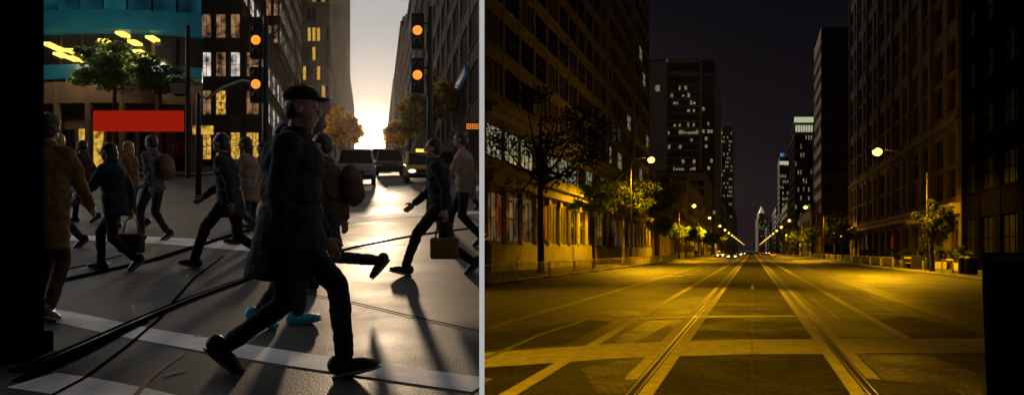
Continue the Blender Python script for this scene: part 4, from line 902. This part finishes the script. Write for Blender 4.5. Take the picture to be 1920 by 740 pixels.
def dcar(name, lab, px, Y, pm_, suv, lights, cat='car', sign=False, hd=tw, H_=1.6):
    car(name, lab, X(px, Y), Y, lz(Y), hd, pm_, 4.6, 1.85, H_, suv, lights, 'taillight', cat, G, sign, p if hd == tw else -p)
dcar('car', 'silver car coming down the dusk street below the sun', 668, 37, 'p_silver', True, 'off', H_=1.65)
dcar('taxi', 'yellow taxi with lit roof sign behind the far crosswalk', 792, 39, 'p_taxi', False, 'dusk', 'taxi', True, H_=1.5)
dcar('car', 'dark car between the silver car and the taxi', 730, 52, 'p_dark', True, 'off', H_=1.7)
dcar('car', 'brown car behind the silver one', 668, 58, 'p_brown', True, 'off'); dcar('car', 'white van-like car far up the dusk street', 712, 80, 'p_white', True, 'dusk', H_=2.0); dcar('car', 'dark car farthest up the dusk street', 690, 100, 'p_dark', True, 'dusk')
dcar('car', 'dark car parked by the kerb behind the taxi', 826, 48, 'p_dark', False, 'off')

hz = MB().box((-520, -70, -1.2), (1600, 1700, 160)).build('haze', 'frame'); tag(hz, 'thin night and dusk air over both streets', None, None, 'stuff')
hm = bpy.data.materials.new('haze'); hm.use_nodes = True; ht_ = hm.node_tree; ht_.nodes.remove(ht_.nodes['Principled BSDF'])
pv = ht_.nodes.new('ShaderNodeVolumePrincipled'); pv.inputs['Color'].default_value = (.9, .9, .92, 1); pv.inputs['Density'].default_value = .00003; pv.inputs['Anisotropy'].default_value = .88
ht_.links.new(pv.outputs[0], ht_.nodes['Material Output'].inputs['Volume']); hz.data.materials.clear(); hz.data.materials.append(hm)
# ------------------------------------------------------------------ people
def remesh(mb, name, mats, parent, voxel, wr=0, wscale=9, smooth_it=2):
    me = mb.mesh('tmp', [mats]); o = bpy.data.objects.new('tmp', me); COL.objects.link(o)
    m = o.modifiers.new('r', 'REMESH'); m.mode = 'VOXEL'; m.voxel_size = voxel; m.use_smooth_shade = True
    s = o.modifiers.new('s', 'SMOOTH'); s.iterations = smooth_it; s.factor = .5
    dg = bpy.context.evaluated_depsgraph_get(); dg.update(); ev = o.evaluated_get(dg); nm = bpy.data.meshes.new_from_object(ev)
    bpy.data.objects.remove(o); bpy.data.meshes.remove(me); nm.name = name
    nm.materials.clear(); nm.materials.append(M[mats])
    if wr:
        ns = [v.normal.copy() for v in nm.vertices]
        for v, n_ in zip(nm.vertices, ns):
            c = v.co; k = noise.noise(Vector((c.x * wscale, c.y * wscale, c.z * wscale * 1.4))) + .5 * noise.noise(Vector((c.x * wscale * 2.3, c.y * 20, c.z * wscale * 3)))
            v.co = c + n_ * k * wr
    nm.polygons.foreach_set('use_smooth', [True] * len(nm.polygons))
    return link(name, nm, parent)
V = Vector
def person(label, px, Y, heading, H=1.75, front=.36, rear=.36, lift=.0, lead=1, coat='c_black', hem=.80, bulk=1, trousers='c_black', shoes='leather', hair='hair_dark', hairlen=0, hat=None, bag=None,
           skin='skin', swing=28, elbow=25, lean=4, fine=False, twist=0, armcol=None, bagcol='leather', flare=0, back_knee=0, group='pedestrians crossing the dusk street', gz=None, at=None, sole=True, elbow_r=None, scarf=None):
    if at: x, y, z = at
    else: x, y, z = X(px, Y), Y, lz(Y)
    o = empty('person', (x, y, z), label, 'person', group, rz=R(heading)); s = H / 1.76; o.scale = (s, s, s)
    vx = .0085 if fine else .012
    st = max(front, rear); hz = min(.93, math.sqrt(max(.3, .865 ** 2 - st ** 2)) + .10)
    hipc = V((0, 0, hz)); ln_ = R(lean)
    def up(dz, dx=0, dy=0): return hipc + V((math.sin(ln_) * dz + dx, dy, math.cos(ln_) * dz))
    sh = up(.47); nk = up(.53, .0); hd = up(.68, .03)
    Lf = {}
    for side in (1, -1):
        fr = (side == lead); ax = front if fr else -rear; az = .085 if fr else .085 + .065 * min(1, rear / .3) + lift
        hip = hipc + V((0, .095 * side, -.02)); an = V((ax, .075 * side, az)); d = an - hip; L_ = min(d.length, .868); d_n = d.normalized()
        if d.length > .868: an = hip + d_n * .868
        a_, b_ = .445, .43; ca = (a_ * a_ + L_ * L_ - b_ * b_) / (2 * a_ * L_); ca = max(-1, min(1, ca)); sa = math.sqrt(1 - ca * ca)
        perp = V((0, 1, 0)).cross(d_n).normalized(); perp = perp if perp.x > 0 else -perp
        kn = hip + d_n * a_ * ca + perp * a_ * sa
        Lf[side] = (hip, kn, an, fr)
    body = MB(); tr = MB()
    # legs
    for side, (hip, kn, an, fr) in Lf.items():
        body.cap(hip, .075, kn, .05); body.cap(kn, .05, an, .035)
        tr.cap(hip, .095, kn, .068); tr.cap(kn, .068, an + (kn - an) * .08, .056)
        fp = R(12) if fr else -R(38 * min(1, rear / .3) + 60 * lift); dirf = V((math.cos(fp), 0, math.sin(fp))); upf = V((-math.sin(fp), 0, math.cos(fp)))
        heel = an - upf * .045 - dirf * .05; toe = an - upf * .05 + dirf * .15
        if fr: dz = (toe.z + heel.z) / 2 - .055
        body.cap(an, .033, heel, .03); body.cap(heel, .03, toe, .025)
        sm = MB(); rot = Matrix.Rotation(-fp, 3, 'Y')
        sm.ell((heel + toe) / 2 + upf * .012 - dirf * .02, (.125, .045, .042), rot); sm.ell(toe - dirf * .03 + upf * .0, (.075, .047, .034), rot); sm.ell(heel + upf * .03, (.06, .042, .06), rot)
        sho = remesh(sm, 'shoe', shoes, o, vx)
        if sole:
            so_ = MB().ell((heel + toe) / 2 - upf * .03 , (.15, .05, .016), rot); so_.build('sole', 'sole', sho, smooth=True)
    # torso, neck, head (one body)
    rotl = Matrix.Rotation(ln_, 3, 'Y')
    body.ell(up(.02), (.105, .15, .13), rotl); body.ell(up(.2), (.095, .13, .18), rotl); body.ell(up(.36), (.11, .16, .16), rotl)
    body.cap(sh + V((0, .1, 0)), .055, sh + V((0, -.1, 0)), .055); body.cap(nk - V((0, 0, .05)), .056, hd - V((.02, 0, .06)), .05)
    body.ell(hd + V((0, 0, .035)), (.094, .074, .088)); body.ell(hd + V((.028, 0, -.045)), (.065, .052, .065)); body.ell(hd + V((.05, 0, -.085)), (.03, .026, .022))
    body.cap(hd + V((.092, 0, .015)), .009, hd + V((.112, 0, -.022)), .013, 8); body.ell(hd + V((.08, 0, .032)), (.015, .045, .008))
    for sd in (1, -1): body.ell(hd + V((-.005, .076 * sd, -.005)), (.019, .008, .03))
    # arms
    AR = {}
    for side in (1, -1):
        sw = R(swing) * (-1 if side == lead else 1); so_ = sh + V((0, .17 * side, -.02)); el = so_ + V((math.sin(sw) * .28, .04 * side, -math.cos(sw) * .28))
        eb = sw + R(elbow if (side != lead or elbow_r is None) else elbow_r); wr_ = el + V((math.sin(eb) * .25, -.01 * side, -math.cos(eb) * .25)); AR[side] = (so_, el, wr_, eb)
        body.cap(so_, .048, el, .038); body.cap(el, .038, wr_, .026)
        dh = V((math.sin(eb), 0, -math.cos(eb))); pd = V((math.cos(eb), 0, math.sin(eb))); pal = wr_ + dh * .075
        body.cap(wr_, .024, wr_ + dh * .03, .026); rot = Matrix.Rotation(-eb, 3, 'Y'); body.ell(wr_ + dh * .06, (.042, .018, .05), rot)
        for f in range(4):
            b0 = wr_ + dh * .095 + pd * (-.03 + .02 * f); lf_ = [.062, .075, .07, .052][3 - f]; k1 = b0 + dh * lf_ * .5 - V((0, .008 * side, 0)); k2 = k1 + dh * lf_ * .42 - V((0, .022 * side, 0))
            body.cap(b0, .0095, k1, .009, 7); body.cap(k1, .009, k2, .0078, 7)
        t0 = wr_ + dh * .04 + pd * .035; t1 = t0 + dh * .03 + pd * .025; t2 = t1 + dh * .03 + pd * .004; body.cap(t0, .012, t1, .0105, 7); body.cap(t1, .0105, t2, .009, 7)
    remesh(body, 'body', skin, o, vx)
    tr.ell(up(.0), (.125, .165, .13), rotl); remesh(tr, 'trousers', trousers, o, .013, .010, 10)
    # coat: rings from shoulder to hem, plus sleeves
    ct = MB(); hemz = hem
    ct.ell(up(.36), (.15 * bulk, .205, .18), rotl); ct.ell(up(.2), (.145 * bulk, .185 * bulk, .22), rotl); ct.ell(up(.04), (.15 * bulk, .195 * bulk, .18), rotl)
    ct.cap(sh + V((0, .12, -.01)), .082, sh + V((0, -.12, -.01)), .082); ct.cap(sh, .07, nk + V((0, 0, -.005)), .062)
    k = 6; z_top = hz + .1; zs = [z_top + (hemz - z_top) * i / k for i in range(k + 1)]; rings_ = []
    for i, zz_ in enumerate(zs):
        f = i / k; rings_.append([(math.sin(ln_) * (zz_ - hz) + (.145 * bulk + flare * f) * math.cos(a * math.tau / 24), (.19 * bulk + flare * .4 * f) * math.sin(a * math.tau / 24), zz_) for a in range(24)])
    kk = len(ct.v); ct.v += [p for rg in rings_ for p in rg]
    for i in range(k):
        for a in range(24): q = (a + 1) % 24; ct.f.append((kk + i * 24 + a, kk + (i + 1) * 24 + a, kk + (i + 1) * 24 + q, kk + i * 24 + q)); ct.m.append(0)
    ct.f.append(tuple(kk + a for a in range(24))); ct.m.append(0); ct.f.append(tuple(kk + k * 24 + a for a in range(23, -1, -1))); ct.m.append(0)
    for side, (so_, el, wr_, eb) in AR.items(): ct.cap(so_, .078, el, .062); ct.cap(el, .062, wr_ - (wr_ - el) * .06, .048)
    remesh(ct, 'coat', coat, o, .013, .014, 8)
    if coat in ('c_black', 'c_navy', 'c_grey', 'c_charcoal', 'c_brown', 'c_mustard'):
        cl = MB().tube([nk + V((-.01, 0, -.05)), nk + V((0, 0, .02)), nk + V((.0, 0, .045))], [.085, .078, .07], 14, cap=False); c_ = cl.build('collar', coat, o, smooth=True); sd = c_.modifiers.new('s', 'SOLIDIFY'); sd.thickness = .012
    # hair / hat
    hb = MB()
    if hat:
        hb.ell(hd + V((-.034, 0, .0)), (.07, .074, .075)); remesh(hb, 'hair', hair, o, .009, .004, 25)
        ht = MB().ell(hd + V((-.005, 0, .085)), (.108, .092, .062)); ht.ell(hd + V((.10, 0, .062)), (.075, .07, .012)); remesh(ht, 'cap', hat, o, .009)
    else:
        hb.ell(hd + V((-.018, 0, .055)), (.1, .086, .085)); hb.ell(hd + V((-.045, 0, .0)), (.072, .082, .09))
        if hairlen: hb.cap(hd + V((-.06, 0, -.02)), .075, hd + V((-.075, 0, -.02 - hairlen)), .055); hb.cap(hd + V((-.04, .05, -.02)), .04, hd + V((-.05, .05, -hairlen)), .035); hb.cap(hd + V((-.04, -.05, -.02)), .04, hd + V((-.05, -.05, -hairlen)), .035)
        remesh(hb, 'hair', hair, o, .009, .008, 25)
    if scarf: remesh(MB().ell(nk + V((.005, 0, .02)), (.1, .1, .05)), 'scarf', scarf, o, .01, .01, 20)
    for sd in (1, -1): MB().ell(hd + V((.083, .03 * sd, .012)), (.010, .014, .008)).build('eye', 'eye', o, smooth=True)
    MB().ell(hd + V((.09, 0, -.05)), (.008, .024, .007)).build('mouth', 'lips', o, smooth=True)
    # a carried bag is its own thing
    if bag == 'backpack':
        q = up(.28, -.24); bb = empty('backpack', (0, 0, 0), bagcol[1], 'backpack'); mb = MB().ell(q, (.12, .15, .22), rotl); mb.ell(q + V((-.06, 0, -.07)), (.08, .12, .12), rotl)
        remesh(mb, 'pack', bagcol[0], bb, .014, .01, 9)
        for sd in (1, -1): MB().tube([up(.46, -.1, .1 * sd), up(.52, .03, .1 * sd), up(.44, .14, .11 * sd), up(.28, .155, .12 * sd), up(.14, -.05, .17 * sd), up(.12, -.17, .12 * sd)], .016, 8).build('strap', 'c_black', bb, smooth=True)
        bb.location = o.location; bb.rotation_euler = o.rotation_euler; bb.scale = o.scale
    elif bag == 'handbag':
        wr_ = AR[lead][2]; dh = V((math.sin(AR[lead][3]), 0, -math.cos(AR[lead][3]))); hnd = wr_ + dh * .11
        bb = empty('handbag', (0, 0, 0), bagcol[1], 'handbag'); c = hnd + V((0, 0, -.36))
        mb = MB().box(c + V((-.17, -.07, -.14)), c + V((.17, .07, .12))); p_ = mb.build('pouch', bagcol[0], bb); bevel(p_, .035, 3)
        MB().tube([c + V((-.11, 0, .11)), c + V((-.08, 0, .28)), hnd + V((0, 0, -.0)), c + V((.08, 0, .28)), c + V((.11, 0, .11))], .011, 8).build('handle', 'leather', bb, smooth=True)
        bb.location = o.location; bb.rotation_euler = o.rotation_euler; bb.scale = o.scale
    return o
person('person in a long black coat and cap striding right across the foreground', 544, 4.78, 4, 1.92, .33, .40, .0, -1, 'c_black', .56, 1.22, 'c_black', 'leather', hat='c_black', fine=True, swing=9, elbow=16, lean=3, flare=.07)
person('person in dark clothes and bright turquoise shoes hidden behind the person in the cap', 520, 6.1, 8, 1.68, .16, .14, 0, 1, 'c_charcoal', .7, 1, 'c_charcoal', 'teal_shoe', hair='hair_brown', swing=15, fine=True)
person('person with a brown backpack stepping left, trailing foot kicked up', 622, 7.7, 180, 1.76, .25, .50, .16, -1, 'c_brown', .78, 1, 'c_charcoal', 'leather', bag='backpack', bagcol=('c_brown', 'dark brown backpack on the back of the person kicking a foot up'), fine=True, lean=7)
person('person in a black jacket walking left beside the partition', 826, 8.75, 180, 1.68, .42, .40, .0, 1, 'c_black', .80, 1, 'c_black', 'leather', hair='hair_dark', bag='handbag', bagcol=('c_mustard', 'mustard yellow bag in the hand of the person by the partition'), fine=True, lean=5, swing=24)
person('person in a long dark coat striding left, front foot forward', 432, 9.3, 180, 1.76, .42, .42, .0, 1, 'c_charcoal', .62, 1, 'c_black', 'leather', hair='hair_dark', fine=True, lean=8, flare=.04)
person('person in a navy quilted jacket carrying a bag, walking left', 216, 9.05, 176, 1.60, .24, .34, .0, -1, 'c_navy', .74, 1, 'c_black', 'leather', hair='hair_dark', hairlen=.1, bag='handbag', bagcol=('c_brown', 'dark bag hanging from the hand of the person in the navy jacket'), fine=True, lean=6, scarf='c_navy')
person('person in a grey jacket with a tan backpack, walking away behind the navy jacket', 290, 12.2, 165, 1.74, .2, .2, 0, 1, 'c_grey', .85, 1, 'c_charcoal', 'leather', hair='hair_brown', bag='backpack', bagcol=('c_tan', 'tan backpack on the person in the grey jacket'))
person('person in a light blue shirt near the added black column', 116, 11.2, 178, 1.74, .22, .26, 0, 1, 'c_blue', .86, 1, 'c_denim', 'leather', hair='hair_blonde')
person('person in a mustard coat standing in shadow against the added black column', 84, 6.3, 95, 1.78, .08, .1, 0, 1, 'c_mustard', .6, 1, 'c_brown', 'leather', hair='hair_brown', fine=False, group='pedestrians crossing the dusk street')
person('person in a beige coat just behind the striding dark coat', 468, 11.6, 182, 1.70, .25, .25, 0, -1, 'c_beige', .7, 1, 'c_denim', 'leather', hair='hair_brown', hairlen=.12)
person('person in a grey top between the beige coat and the person in the cap', 498, 14, 175, 1.66, .25, .25, 0, 1, 'c_grey', .8, 1, 'c_charcoal', 'leather', hair='hair_dark')
person('blonde person walking behind the navy jacket', 246, 14.2, 178, 1.68, .25, .25, 0, 1, 'c_tan', .8, 1, 'c_denim', 'leather', hair='hair_blonde', hairlen=.15)
person('person in a brown jacket between the blue shirt and the navy jacket', 160, 15.5, 185, 1.72, .25, .25, 0, -1, 'c_brown', .82, 1, 'c_black', 'leather', hair='hair_brown')
person('person in a pale top partly behind the black jacket by the partition', 872, 11.5, 178, 1.78, .28, .25, 0, -1, 'c_beige', .8, 1, 'c_black', 'leather', hair='hair_brown')
person('person in a white coat far back at the kerb beside the partition', 900 - 22, 19, 180, 1.75, .25, .25, 0, 1, 'c_white', .8, 1, 'c_charcoal', 'leather', hair='hair_dark')
G = 'pedestrians on the left pavement of the night street'
for k, (u, Y, hd, cc, lab) in enumerate(((-13.6, 178, 20, 'c_black', 'person in black standing left in the night pavement group'), (-13.3, 181, 200, 'c_charcoal', 'person in charcoal in the middle of the night pavement group'),
    (-13.8, 184, 90, 'c_navy', 'person in navy at the back of the night pavement group'), (-13.2, 196, 70, 'c_black', 'person walking alone further along the night pavement'))):
    x, y = PR(u, Y); person(lab, 0, 0, hd, 1.75, .15, .15, 0, 1, cc, .8, 1, 'c_black', group=G, at=(x, y, .14 if u < -12.9 else 0))
print('objects', len(bpy.data.objects))
